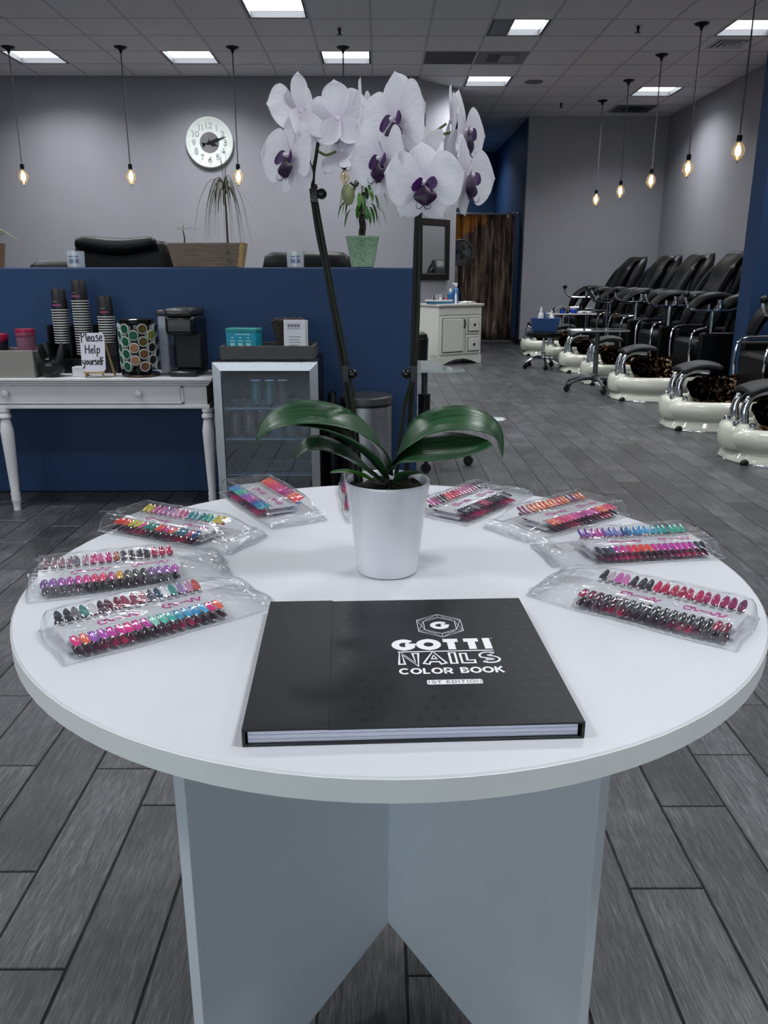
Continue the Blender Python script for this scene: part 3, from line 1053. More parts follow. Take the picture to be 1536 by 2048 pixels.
def leaf(path, w, tilt=0.0, fold=.35, m=None, n=28, wp=None, name='leaf', twist=0.0, parent=None, thick=.0012):
    """path in local coordinates; w max half width; blade across the path, folded along the midrib"""
    P = [Vector(p) for p in spline(path, max(4, n // (len(path) - 1)))]
    mcount = len(P)
    prof = wp or (lambda s: min(1, (.30 + 2.1 * s) ) * (1 - max(0, (s - .45) / .55) ** 2.2) ** .75)
    vs, uv, fs = [], [], []
    NV = 8
    for i, p in enumerate(P):
        s = i / (mcount - 1)
        t = (P[min(i + 1, mcount - 1)] - P[max(i - 1, 0)]).normalized()
        side = t.cross(Vector((0, 0, 1)))
        if side.length < .15:
            side = Vector((0, 1, 0))
        side.normalize()
        up = side.cross(t).normalized()
        rot = Matrix.Rotation(tilt + twist * s, 3, t)
        side, up = rot @ side, rot @ up
        ww = w * max(.02, prof(s))
        for j in range(NV + 1):
            a = (j / NV - .5) * 2
            q = p + side * (a * ww * math.cos(fold * .6)) + up * (abs(a) ** 1.3 * ww * math.sin(fold)) - up * (.10 * ww * a * a)
            vs.append(q)
            uv.append((s, j / NV))
    for i in range(mcount - 1):
        for j in range(NV):
            k = i * (NV + 1) + j
            fs.append((k, k + 1, k + NV + 2, k + NV + 1))
    mb = MB().add(vs, fs)
    me = mb.mesh(name, m or M_LEAF, 80)
    ul = me.uv_layers.new(name='UVMap')
    for lp in me.loops:
        ul.data[lp.index].uv = uv[lp.vertex_index]
    o = bpy.data.objects.new(name, me)
    link(o, parent if parent is not None else orchid)
    sd = o.modifiers.new('solid', 'SOLIDIFY')
    sd.thickness = thick
    return o

leaf([op(778, 948, 1.165), op(752, 892, 1.155), op(690, 850, 1.14), op(610, 836, 1.125), op(545, 852, 1.12), op(512, 884, 1.118)], .044, tilt=R(-14), fold=.36)
leaf([op(770, 955, 1.16), op(735, 915, 1.14), op(690, 880, 1.12), op(640, 856, 1.105), op(585, 848, 1.10)], .034, tilt=R(-10), fold=.4)
leaf([op(762, 962, 1.16), op(720, 932, 1.14), op(672, 906, 1.125), op(625, 895, 1.115), op(587, 918, 1.11)], .031, tilt=R(-12), fold=.42)
leaf([op(748, 962, 1.16), op(705, 945, 1.15), op(660, 944, 1.145)], .014, tilt=R(10), fold=.4, m=M_LEAFY)
leaf([op(782, 945, 1.17), op(815, 893, 1.16), op(862, 857, 1.155), op(930, 848, 1.15), op(985, 866, 1.15), op(1005, 918, 1.15)], .044, tilt=R(14), fold=.36, wp=lambda s: min(1, .35 + 2.1 * s) * (1 - max(0, (s - .55) / .45) ** 2.0) ** .7)
leaf([op(776, 948, 1.15), op(815, 912, 1.135), op(870, 903, 1.12), op(930, 898, 1.11), op(986, 889, 1.105)], .044, tilt=R(16), fold=.30)
leaf([op(790, 965, 1.145), op(815, 950, 1.135), op(846, 945, 1.13)], .016, tilt=R(-12), fold=.5)

# stems, stakes, clips
M_STEM = mat('orchid_stem', '171f10', .5, var=.3, scale=60)
M_STEMG = mat('orchid_stem_green', '5a6b3a', .5, var=.25, scale=60)
M_STAKE = mat('support_stake', '0b0d0b', .6)
def tube_px(pts, r, name, m, y=OY, n=6, rr=None):
    P = []
    for p in pts:
        P.append(tuple(op(p[0], p[1], p[2] if len(p) > 2 else y)))
    P = spline(P, 6)
    rad = r if rr is None else [r + (rr - r) * k / (len(P) - 1) for k in range(len(P))]
    return MB().tube(P, rad, 8).build(name, m, orchid)
YB = 1.185
tube_px([(722, 965, 1.18), (712, 862, YB), (700, 760, YB), (672, 620, YB), (650, 500, YB), (633, 405, YB), (626, 360, 1.17), (634, 300, 1.17), (640, 255, 1.17)], .0036, 'flower_stem', M_STEM, rr=.0022)
tube_px([(713, 965, 1.19), (699, 830, 1.19), (686, 740, 1.19), (656, 560, 1.19), (637, 470, 1.19), (624, 380, 1.19), (620, 330, 1.19)], .0040, 'support_stake', M_STAKE, rr=.0036)
tube_px([(622, 345, 1.19), (612, 300, 1.19), (603, 248, 1.19)], .0030, 'support_stake', M_STAKE, rr=.0036)
tube_px([(792, 955, 1.205), (797, 905, 1.222), (803, 860, 1.222), (812, 800, 1.21), (829, 735, 1.19), (836, 640, 1.182), (838, 520, 1.18), (842, 400, 1.175), (852, 300, 1.165), (858, 270, 1.16)], .0034, 'flower_stem', M_STEM, rr=.0022)
tube_px([(812, 955, 1.212), (819, 870, 1.228), (827, 700, 1.2), (834, 480, 1.195), (845, 226, 1.195)], .0046, 'support_stake', M_STAKE)
M_CLIP = mat('clip_black', '070707', .25)
def clip(u, v, s):
    c = op(u, v, 1.175)
    mb = MB().ball(c + Vector((s * .0105, -.002, 0)), .0072, 12, 8, (1, .7, 1))
    for k in range(5):
        mb.box(c.x - .0052, c.x + .0052, c.y - .005, c.y + .006, c.z - .011 + k * .0046, c.z - .0085 + k * .0046)
    mb.box(c.x - .0044, c.x + .0044, c.y - .004, c.y + .005, c.z - .011, c.z + .012)
    mb.build('stem_clip', M_CLIP, orchid, bevel=.0006)
clip(628, 388, 1)
clip(691, 748, 1)
clip(827, 748, -1)
for pts in ([(640, 255, 1.17), (628, 238, 1.165), (608, 220, 1.16)], [(640, 255, 1.17), (660, 249, 1.17), (690, 243, 1.175), (718, 228, 1.18)],
            [(637, 303, 1.17), (652, 310, 1.165), (672, 303, 1.16)], [(858, 270, 1.16), (885, 268, 1.17), (918, 263, 1.18)],
            [(858, 272, 1.16), (872, 262, 1.17), (892, 248, 1.18)], [(858, 272, 1.16), (846, 266, 1.15), (800, 262, 1.14)],
            [(905, 335, 1.15), (912, 342, 1.16), (918, 352, 1.165)], [(858, 280, 1.16), (860, 320, 1.14), (850, 350, 1.12)],
            [(830, 300, 1.16), (800, 310, 1.15), (770, 318, 1.14)]):
    tube_px(pts, .0017, 'pedicel', M_STEMG)
tube_px([(700, 365, 1.17), (712, 372, 1.17), (718, 360, 1.17), (722, 340, 1.175)], .0014, 'pedicel', M_STEM)
bd = MB()
bc = op(697, 389, 1.16)
bd.lathe([(.0005, -.0135), (.0052, -.0115), (.0085, -.004), (.0082, .004), (.0048, .0105), (.001, .013)], 14, bc)
bd.build('flower_bud', mat('bud_green', '8f9468', .5, var=.25, scale=90), orchid)

# --- petals
def petal_mat(name, base, vein, tint, k):
    nt = NT(name)
    tc = nt.n('ShaderNodeTexCoord')
    uvn = nt.n('ShaderNodeUVMap')
    mp = nt.n('ShaderNodeMapping')
    mp.inputs['Scale'].default_value = (2.0, 34.0, 1)
    nt.l(uvn.outputs[0], mp.inputs[0])
    no = nt.n('ShaderNodeTexNoise', Scale=1.0, Detail=3.0, Distortion=.6)
    nt.l(mp.outputs[0], no.inputs['Vector'])
    r = ramp(nt, [(.35, lin(base)), (.70, lin(vein))])
    nt.l(no.outputs['Fac'], r.inputs[0])
    sp = nt.n('ShaderNodeSeparateXYZ')
    nt.l(uvn.outputs[0], sp.inputs[0])
    g = ramp(nt, [(0, (k, k, k)), (.45, (0, 0, 0))])
    nt.l(sp.outputs[0], g.inputs[0])
    mx = nt.n('ShaderNodeMix', _data_type='RGBA')
    nt.l(g.outputs[0], mx.inputs[0])
    nt.l(r.outputs[0], mx.inputs[6])
    mx.inputs[7].default_value = (*lin(tint), 1)
    nt.l(mx.outputs[2], nt.b.inputs['Base Color'])
    nt.b.inputs['Roughness'].default_value = .5
    tl = nt.n('ShaderNodeBsdfTranslucent')
    nt.l(mx.outputs[2], tl.inputs[0])
    ms = nt.n('ShaderNodeMixShader')
    ms.inputs[0].default_value = .33
    nt.l(nt.b.outputs[0], ms.inputs[1])
    nt.l(tl.outputs[0], ms.inputs[2])
    nt.l(ms.outputs[0], nt.out.inputs[0])
    bp = nt.n('ShaderNodeBump', Strength=.25, Distance=.001)
    nt.l(no.outputs['Fac'], bp.inputs['Height'])
    nt.l(bp.outputs[0], nt.b.inputs['Normal'])
    return nt.m
M_PETAL = petal_mat('orchid_petal', 'f4f3f6', 'e8e4ed', 'd2bcd8', .45)
M_LIP = mat('orchid_lip', '3a1050', .4, var=.45, scale=160)
M_LIPD = mat('orchid_lip_dark', '25092f', .4, var=.5, scale=200)
M_COLUMN = mat('orchid_column', 'e6dde8', .5)

def petal_mesh(name, Lp, Wp, ang, shape, curl, cup, m, NV=12, NU=14, lift=0.0, wav=.0):
    """blade from the origin along direction ang in the flower plane (x right, y up, z towards viewer)"""
    ca, sa = math.cos(ang), math.sin(ang)
    vs, uv = [], []
    for i in range(NU + 1):
        s = i / NU
        w = Wp * shape(s)
        for j in range(NV + 1):
            a = (j / NV - .5) * 2
            # round the outline at the tip: length shortens toward the sides
            l = Lp * s * (1 - .10 * a * a * s * s)
            x, y = l, a * w
            z = lift * s + curl * s * s * Lp + cup * (a * a) * w + wav * math.sin(a * 5 + s * 6) * s
            vs.append((x * ca - y * sa, x * sa + y * ca, z))
            uv.append((s, j / NV))
    fs = []
    for i in range(NU):
        for j in range(NV):
            k = i * (NV + 1) + j
            fs.append((k, k + 1, k + NV + 2, k + NV + 1))
    me = MB().add(vs, fs).mesh(name, m, 80)
    ul = me.uv_layers.new(name='UVMap')
    for lp in me.loops:
        ul.data[lp.index].uv = uv[lp.vertex_index]
    return me
def _round(s, k, p):
    return math.sqrt(max(0, 1 - ((s - k) / (1 - k)) ** 2)) ** p if s > k else 1
broad = lambda s: (.14 + .86 * math.sin(PI / 2 * min(1, s / .58)) ** 1.0) * _round(s, .50, .95)
ellip = lambda s: (.24 + .76 * math.sin(PI / 2 * min(1, s / .55))) * _round(s, .50, .95)
ME = {
    'pr': petal_mesh('petal', .050, .0315, R(8), broad, .20, -.06, M_PETAL, wav=.0008),
    'pl': petal_mesh('petal', .050, .0315, R(172), broad, .20, -.06, M_PETAL, wav=.0008),
    'sd': petal_mesh('sepal', .049, .0195, R(90), ellip, -.10, -.12, M_PETAL, lift=-.003),
    'sl': petal_mesh('sepal', .047, .0180, R(236), ellip, -.12, -.12, M_PETAL, lift=-.003),
    'sr': petal_mesh('sepal', .047, .0180, R(304), ellip, -.12, -.12, M_PETAL, lift=-.003),
}
def lobe(sgn):
    def fn(s, t):
        a = (t - .5) * 2
        w = .0088 * math.sin(PI * (.12 + .80 * s))
        return (sgn * (.0022 + .0130 * s) + a * w * .35, -.001 - .0035 * s + a * w * .9, .0035 + .012 * s - .006 * s * s)
    return MB().surf(8, 6, fn).mesh('side_lobe', M_LIP, 80)
def mid(s, t):
    a = (t - .5) * 2
    w = .0036 + .0105 * math.sin(PI * min(1, s * 1.05) ** 1.2) if s < .93 else .003
    return (a * w, -.004 - .023 * s, .007 + .011 * s - .010 * s * s - .003 * a * a)
ME['ll'], ME['lr'] = lobe(-1), lobe(1)
ME['lm'] = MB().surf(10, 6, mid).mesh('lip', M_LIPD, 80)
td = MB()
for sg in (-1, 1):
    td.tube(spline([(sg * .0008, -.0268, .008), (sg * .0045, -.0300, .009), (sg * .0085, -.0280, .0115), (sg * .0082, -.0230, .012)], 5), [.00062 - .0004 * k / 15 for k in range(16)], 5)
ME['td'] = td.mesh('tendril', M_LIPD, 60)
ME['co'] = MB().lathe([(.0005, .0105), (.0021, .0095), (.0027, .0065), (.0026, .002), (.0030, -.003)][::-1], 12).mesh('flower', M_COLUMN, 60)

def flower(u, v, y, yaw, pitch=0, roll=0, s=1.0, drop=(), flat=1.0):
    n = Vector((math.sin(R(yaw)) * math.cos(R(pitch)), -math.cos(R(yaw)) * math.cos(R(pitch)), math.sin(R(pitch))))
    X = Vector((0, 0, 1)).cross(n).normalized()
    Yv = n.cross(X)
    M = Matrix((X, Yv, n)).transposed().to_4x4() @ Matrix.Rotation(R(roll), 4, 'Z')
    f = inst('flower', ME['co'], orchid)
    f.matrix_local = Matrix.Translation(op(u, v, y)) @ M @ Matrix.Diagonal((s, s, s * flat, 1))
    for k, nm in (('sd', 'sepal'), ('sl', 'sepal'), ('sr', 'sepal'), ('pl', 'petal'), ('pr', 'petal'), ('ll', 'side_lobe'),
                  ('lr', 'side_lobe'), ('lm', 'lip'), ('td', 'tendril')):
        if k in drop:
            continue
        o = inst(nm, ME[k], f)
        o.rotation_euler = (R(rnd.uniform(-6, 6)), R(rnd.uniform(-6, 6)), R(rnd.uniform(-5, 5)))
        o.location = (0, 0, {'sd': -.0006, 'sl': -.0012, 'sr': -.0016, 'pl': .0012, 'pr': .0006}.get(k, .001))
    return f
flower(580, 312, 1.135, -44, 6, 4, 1.08)
flower(599, 222, 1.150, -128, -12, 0, .94)
flower(676, 236, 1.165, 178, -8, -8, .95)
flower(686, 302, 1.170, 150, -22, -10, .86)
flower(722, 228, 1.195, 82, -4, 0, .93)
flower(793, 240, 1.120, -44, 0, 6, 1.20)
flower(766, 318, 1.105, -48, 4, 2, 1.05)
flower(847, 366, 1.070, 3, 4, 0, 1.04)
flower(824, 300, 1.130, -25, 38, -6, .98)
flower(902, 244, 1.200, 80, -5, 6, .98)
flower(930, 262, 1.185, 62, 2, -4, 1.10)
flower(934, 352, 1.150, 56, 3, -8, 1.12)

# ================================================================ coffee bar in front of the half wall
# --- console table
CT = .692
con = thing('console_table', 'white console table with turned legs and a drawer under the coffee things', 'table', (-1.55, 4.235, 0))
M_CON = mat('console_white', 'd3d2d4', .45, var=.04, scale=14)
x0, x1, yf, yb = -.72, .712, -.185, .19
top = MB()
top.box(x0, x1, yf, yb, CT - .016, CT).box(x0 + .010, x1 - .010, yf + .008, yb, CT - .028, CT - .016).box(x0 + .02, x1 - .02, yf + .016, yb, CT - .04, CT - .028)
top.build('tabletop', M_CON, con, smooth=30, bevel=.004)
B(x0 + .035, x1 - .035, yf + .03, yb - .01, .556, CT - .04).build('apron', M_CON, con, smooth=0, bevel=.002)
B(x0 + .025, x1 - .022, yf + .022, yb - .005, .535, .556).build('lower_moulding', M_CON, con, smooth=0, bevel=.005)
dr = B(-.55, .545, yf + .022, yf + .04, .572, .642).build('drawer', M_CON, con, smooth=0, bevel=.004)
mb = MB()
for q in ((-.565, .56, .640, .650), (-.565, .56, .562, .572)):
    mb.box(q[0], q[1], yf + .020, yf + .032, q[2], q[3])
for q in ((-.565, -.552), (.547, .56)):
    mb.box(q[0], q[1], yf + .020, yf + .032, .562, .650)
mb.build('drawer_moulding', M_CON, dr, smooth=0, bevel=.002)
M_CRYST = film('crystal_knob', (.8, .8, .82), .05, .35, boost=2)
for kx in (at(8, 783, 4.05).x + 1.55, at(275, 783, 4.05).x + 1.55):
    kb = MB().lathe([(.006, 0), (.006, .012), (.017, .016), (.021, .024), (.017, .032), (.006, .035)], 14, (kx, yf + .024, .612), axis='y')
    kb.build('knob', M_CRYST, dr, smooth=20)
legp = [(.030, .535), (.030, .52), (.024, .515), (.032, .500), (.032, .49), (.023, .48), (.027, .46), (.033, .42), (.031, .36), (.025, .20), (.021, .10), (.024, .085), (.021, .07), (.0245, .06), (.021, .045), (.017, .015), (.019, 0)]
for lx, ly in ((-.36, yf + .045), (-.66, yb - .045), (.672, yf + .045), (.672, yb - .045)):
    MB().lathe(legp[::-1], 18, (lx, ly, 0)).build('leg', M_CON, con)

# --- grey slatted wooden box with two red lidded jars
M_GWOOD = mat('grey_wood', '8d8a85', .85, var=.35, scale=50, stretch=(2, 8, 8), bump=.5)
bx = thing('wooden_crate', 'grey weathered wooden box at the left end of the console', 'box', (-1.885, 4.16, CT))
for nm, q in (('side_board', (-.24, .165, -.095, -.085, 0, .135)), ('side_board', (-.24, .165, .085, .095, 0, .135)), ('end_board', (.155, .165, -.085, .085, 0, .13)),
              ('end_board', (-.24, -.23, -.085, .085, 0, .13)), ('bottom_board', (-.23, .155, -.085, .085, 0, .01))):
    B(*q).build(nm, M_GWOOD, bx, smooth=0, bevel=.003)
M_RED = mat('red_lid', '8a0f38', .35)
M_PINKL = mat('pink_label', '7d4f62', .6)
for lab, jx, jy, jz, jr in (('squat jar with a magenta lid in the grey box at the left', -1.95, 4.16, CT + .0102, .072), ('taller jar with a magenta lid nearest the cup rack', -1.785, 4.16, CT + .0102, .047)):
    j = thing('jar', lab, 'jar', (jx, jy, jz), 0, 'jars in the grey box')
    h = .165 if jr > .06 else .19
    MB().lathe([(jr * .9, 0), (jr * .95, .01), (jr * .95, h), (jr * .8, h + .004)], 24).build('body', M_PINKL if jr < .06 else mat('jar_dark', '30283a', .4), j)
    MB().lathe([(jr, h), (jr, h + .028), (jr * .94, h + .034), (.001, h + .035)], 24).build('lid', M_RED, j)
    if jr < .06:
        MB().lathe([(jr * 1.005, h + .004), (jr * 1.005, h + .014)], 24, cap=False).build('lid_band', M_PINKL, j)

# --- glass globe holder
gl = thing('glass_globe', 'round clear glass bowl holding black packets beside the cup rack', 'bowl', (-1.655, 4.12, CT))
MB().lathe([(.02, .001), (.040, .004), (.060, .028), (.066, .058), (.058, .088), (.050, .105)], 28, cap=False).build('bowl', M_GLASS, gl)
mb = MB().lathe([(.018, .006), (.038, .012), (.055, .04), (.052, .075)], 20)
mb.build('dark_filling', mat('coffee_dark', '0d0a09', .6, var=.4), gl)
mb = MB()
for k in range(11):
    a = k * 2.1
    mb.tube([(.03 * math.cos(a), .02 * math.sin(a), .06), (.055 * math.cos(a), .045 * math.sin(a), .13), (.066 * math.cos(a) , .05 * math.sin(a), .165)], [.014, .018, .012], 5)
mb.build('packet_bundle', M_BLACK, gl)['kind'] = 'stuff'

# --- cup rack and paper cups
rk = thing('cup_rack', 'black three-bay rack holding stacked paper cups', 'rack', (-1.49, 4.325, CT))
SXS = [at(118, 600, 4.325).x + 1.49, at(160, 600, 4.325).x + 1.49, at(209, 600, 4.325).x + 1.49]
WX = [SXS[0] - .056, (SXS[0] + SXS[1]) / 2, (SXS[1] + SXS[2]) / 2, SXS[2] + .056]
for k, xx in enumerate(WX):
    B(xx - .003, xx + .003, -.055, .055, 0, .245 if k < 3 else .19).build('divider', M_BLACK, rk, smooth=0, bevel=.001)
B(WX[0] - .003, WX[3] + .003, .055, .062, 0, .22).build('back_panel', M_BLACK, rk, smooth=0, bevel=.001)
B(WX[0] - .003, WX[3] + .003, -.055, .055, 0, .006).build('bottom_panel', M_BLACK, rk, smooth=0)
B(WX[0] - .003, WX[3] + .003, -.062, -.055, 0, .075).build('front_panel', M_BLACK, rk, smooth=0, bevel=.001)
M_CUP = mat('cup_black', '1a181a', .45, var=.1)
M_CUPR = mat('cup_rim', 'c9cac6', .6)
M_CUPP = mat('cup_print_pink', 'a04a80', .6)
M_CUPW = mat('cup_print_grey', '8f8a90', .6)
CB = MB().lathe([(.0405, .004), (.0345, .105), (.0332, .1065), (.0325, .103), (.001, .103)], 20, cap=False).mesh('cup_body', M_CUP, 40)
CRM = MB().lathe([(.0405, .0015), (.0430, .0), (.0440, .0025), (.0430, .005), (.0408, .005)], 20, cap=False).mesh('cup_rim', M_CUPR, 60)
prn = MB()
for k in range(9):
    a0 = R(-128 + k * 8)
    prn.add([((.0400) * math.cos(a0 + d), (.0400) * math.sin(a0 + d), z) for d, z in ((0, .022), (R(6), .020 + .004 * (k % 2)), (R(6), .032), (0, .034 - .003 * (k % 3)))], [(0, 1, 2, 3)])
PRN = prn.mesh('cup_print', M_CUPP, 0)
pr2 = MB()
for k in range(5):
    a0 = R(-122 + k * 8)
    pr2.add([((.0392) * math.cos(a0 + d), (.0392) * math.sin(a0 + d), z) for d, z in ((0, .043), (R(6), .043), (R(6), .047), (0, .047))], [(0, 1, 2, 3)])
PR2 = pr2.mesh('cup_print', M_CUPW, 0)
STK = [(at(118, 600, 4.325).x, 14, .265 , .885, 'left'), (at(160, 600, 4.325).x, 22, .31, .895, 'tallest middle'), (at(209, 600, 4.325).x, 11, .23, .875, 'right')]
tops = [at(118, 578, 4.325).z, at(160, 560, 4.325).z, at(208, 592, 4.325).z]
for (sx, nC, _, _, nm), ztop in zip(STK, tops):
    pitch = .0128
    for k in range(nC):
        z = ztop - .106 - k * pitch
        lab = ('topmost upside-down black paper cup of the %s stack' % nm) if k == 0 else 'upside-down black paper cup nested in the %s stack' % nm
        c = thing('paper_cup', lab, 'cup', (sx, 4.325, z), R(rnd.uniform(-15, 15)), 'nested paper cups of the %s stack' % nm)
        inst('body', CB, c)
        inst('rim', CRM, c)
        if k == 0:
            inst('print', PRN, c)
            inst('print', PR2, c)

# --- napkin pack
B(-.035, .03, -.03, .03, 0, .05).build('napkin_pack', mat('napkin_white', 'cfcfd2', .9), None, (at(158, 722, 4.12).x, 4.135, CT), smooth=0, bevel=.004)
tag(bpy.data.objects['napkin_pack'], 'small white napkin pack tucked behind the handwritten sign', 'napkins')

# --- handwritten sign on a little easel
M_LWOOD = mat('light_wood', 'b89a6c', .7, var=.2, scale=40, stretch=(6, 6, 1))
sg = thing('tabletop_sign', 'small white sign on a wooden easel reading Please Help yourself', 'sign', (at(189, 740, 4.08).x, 4.085, CT), R(4))
sw, sh = .0585, .190
pl = []
for k in range(60):
    a = 2 * PI * k / 60
    q = max(abs(math.cos(a)) ** .25, 1e-3)
    x = math.copysign(abs(math.cos(a)) ** .22, math.cos(a)) * sw * (1 + .02 * math.sin(9 * a))
    y = math.copysign(abs(math.sin(a)) ** .22, math.sin(a)) * sh / 2 * (1 + .012 * math.sin(11 * a))
    pl.append((x, y))
bdm = MB().prism(pl, -.003, .003).xf(Matrix.Rotation(R(90), 4, 'X')).build('board', mat('sign_white', 'd7d5e0', .6), sg, (0, 0, .125), (R(-8), 0, 0), smooth=30)
hand = MB()
def hw(strokes, ox, oy, h):
    for st in strokes:
        ribbon(hand, spline([(ox + p[0] * h, oy + p[1] * h) for p in st], 5), .0052, 0, cap=True)
hw([[(0, 1.05), (.01, .5), (0, -.1)], [(-.02, .98), (.22, 1.05), (.36, .86), (.26, .62), (.04, .52)], [(.55, 1), (.56, .5), (.62, .03)],
    [(.75, .3), (.98, .36), (.95, .55), (.8, .55), (.74, .3), (.82, .05), (1.02, .08)],
    [(1.45, .5), (1.25, .58), (1.12, .3), (1.22, .04), (1.42, .15), (1.45, .5), (1.46, .15), (1.55, .03)],
    [(1.95, .65), (1.75, .68), (1.72, .5), (1.92, .32), (1.88, .06), (1.66, .06)],
    [(2.1, .3), (2.35, .4), (2.34, .62), (2.18, .6), (2.1, .3), (2.2, .05), (2.45, .14)]], -.052, .052, .042)
hw([[(0, 1), (.02, .5), (0, 0)], [(.0, .52), (.45, .55)], [(.48, 1), (.46, .5), (.48, 0)],
    [(.68, .28), (.92, .34), (.9, .55), (.74, .54), (.68, .28), (.76, .03), (.98, .08)], [(1.15, 1), (1.12, .5), (1.2, .03)],
    [(1.42, .6), (1.42, .1), (1.4, -.4)], [(1.42, .5), (1.66, .6), (1.72, .3), (1.6, .05), (1.42, .1)]], -.036, -.006, .040)
hw([[(0, .6), (.08, .2), (.3, .2)], [(.34, .62), (.3, .1), (.2, -.4), (.02, -.38)], [(.62, .55), (.48, .3), (.6, .05), (.76, .3), (.62, .55)],
    [(.9, .58), (.92, .1), (1.12, .1), (1.16, .56), (1.18, .05)], [(1.32, .55), (1.34, .05)], [(1.34, .4), (1.46, .58), (1.56, .5)],
    [(1.86, .58), (1.68, .6), (1.68, .42), (1.84, .28), (1.8, .06), (1.62, .08)], [(1.98, .28), (2.18, .36), (2.14, .56), (2.02, .5), (1.98, .28), (2.08, .04), (2.24, .1)],
    [(2.38, 1), (2.36, .5), (2.4, .03)], [(2.72, .95), (2.58, .9), (2.56, .4), (2.56, -.05)], [(2.45, .5), (2.75, .52)]], -.053, -.062, .037)
hand.xf(Matrix.Translation((0, -.0036, 0)) @ Matrix.Rotation(R(90), 4, 'X'))
hand.build('handwriting', mat('marker_black', '0c0c10', .5), bdm, smooth=0)
for lx in (-.042, .042):
    MB().tube([(lx, -.012, .0), (lx * .92, .030, .2)], .0058, 4).build('easel_leg', M_LWOOD, sg, smooth=0)
MB().tube([(.052, .02, .19), (.078, .075, 0)], .0060, 4).build('easel_leg', M_LWOOD, sg, smooth=0)
B(-.05, .05, -.022, -.008, .022, .030).build('ledge', M_LWOOD, sg, smooth=0, bevel=.001)

# --- pod carousel
cr = thing('coffee_pod_carousel', 'black round carousel filled with coffee pods', 'carousel', (at(282, 742, 4.16).x, 4.16, CT))
MB().lathe([(.088, 0), (.094, .004), (.094, .014), (.088, .018), (.06, .022), (.06, .255), (.088, .262), (.090, .280), (.08, .286), (.001, .286)], 36, cap=False).build('frame', M_BLACKG, cr)
MB().lathe([(.0946, .004), (.0946, .012)], 36, cap=False).build('base_trim', mat('bronze_trim', '6a5648', .3, .8), cr)
M_PODW = mat('pod_white', 'c3c6c4', .45)
PODB = MB().lathe([(.0165, -.03), (.0215, -.004), (.0255, -.003), (.0258, .0), (.0235, .001), (.0215, .0005)], 20, axis='y').mesh('pod_cup', M_PODW, 40)
lidp = MB().lathe([(.0216, .0005), (.021, .0011), (.001, .0013)], 18, axis='y', cap=False)
def lidm(nm, hexc):
    me = lidp.mesh('pod_lid', mat(nm, hexc, .35, .3, var=.5, scale=160), 40)
    return me
LID = {'g': lidm('pod_green', '1c5f40'), 'b': lidm('pod_brown', '7a5640'), 'o': lidm('pod_olive', '6a5c30'), 'd': lidm('pod_dark', '2c2826'), 'y': lidm('pod_lime', '8f9a3c'), 't': lidm('pod_tan', 'a07858')}
kinds = ['ggggg', 'ggggg', 'ggggg', 'gtttt', 'oobbo', 'ydddd', 'ddddd', 'ddddd']
for ci in range(8):
    a = R(-90 - 82 + ci * 28)
    for k in range(4):
        z = .238 - k * .061 - (.0305 if ci % 2 else 0)
        if z < .03:
            continue
        p = inst('pod', PODB, cr, (math.cos(a) * .093, math.sin(a) * .093, z), (0, 0, a + PI / 2))
        p.rotation_euler = (R(6), 0, a + PI / 2)
        inst('pod_lid', LID[kinds[ci][k]], p)

# --- coffee maker
cm = thing('coffee_maker', 'black single-serve coffee maker with a clear side water tank', 'coffee maker', (at(374, 742, 4.2).x - .005, 4.2, CT), R(-4))
M_CMB = mat('coffee_maker_black', '0a0a0b', .3, coat=.2)
M_CMG = mat('coffee_maker_grey', '3c3d3c', .35, .4)
B(-.062, .083, -.10, .14, 0, .03).build('drip_base', M_CMB, cm, bevel=.012)
B(-.055, .083, .01, .14, .03, .23).build('column', mat('coffee_maker_panel', '17191d', .55), cm, bevel=.008)
B(-.064, .085, -.10, .145, .205, .30).build('brew_head', M_CMB, cm, bevel=.02)
hd = MB().box(-.058, .078, -.105, .14, .296, .335)
hd.build('lid', M_CMG, cm, bevel=.014)
MB().tube(spline([(-.035, -.110, .318), (0, -.114, .314), (.04, -.110, .318)], 4), .004, 6).build('handle', M_CHROME, cm)
B(-.115, -.066, -.05, .12, .02, .30).build('water_tank', film('tank_plastic', (.80, .84, .88), .05, .22, boost=1.6), cm, bevel=.008)
B(-.110, -.070, -.045, .115, .022, .15).build('tank_water', film('tank_water', (.55, .65, .75), .03, .05), cm, bevel=.004)
B(-.12, -.062, -.055, .125, .30, .325).build('tank_lid', M_CMB, cm, bevel=.006)
mb = text_mb('KEURIG', .0085, .16, .25, 1.0, 0, center=True).xf(Matrix.Translation((-.012, -.1008, .258)) @ Matrix.Rotation(R(90), 4, 'X'))
mb.build('lettering', mat('logo_grey', '6a6a6c', .4), cm, smooth=0)

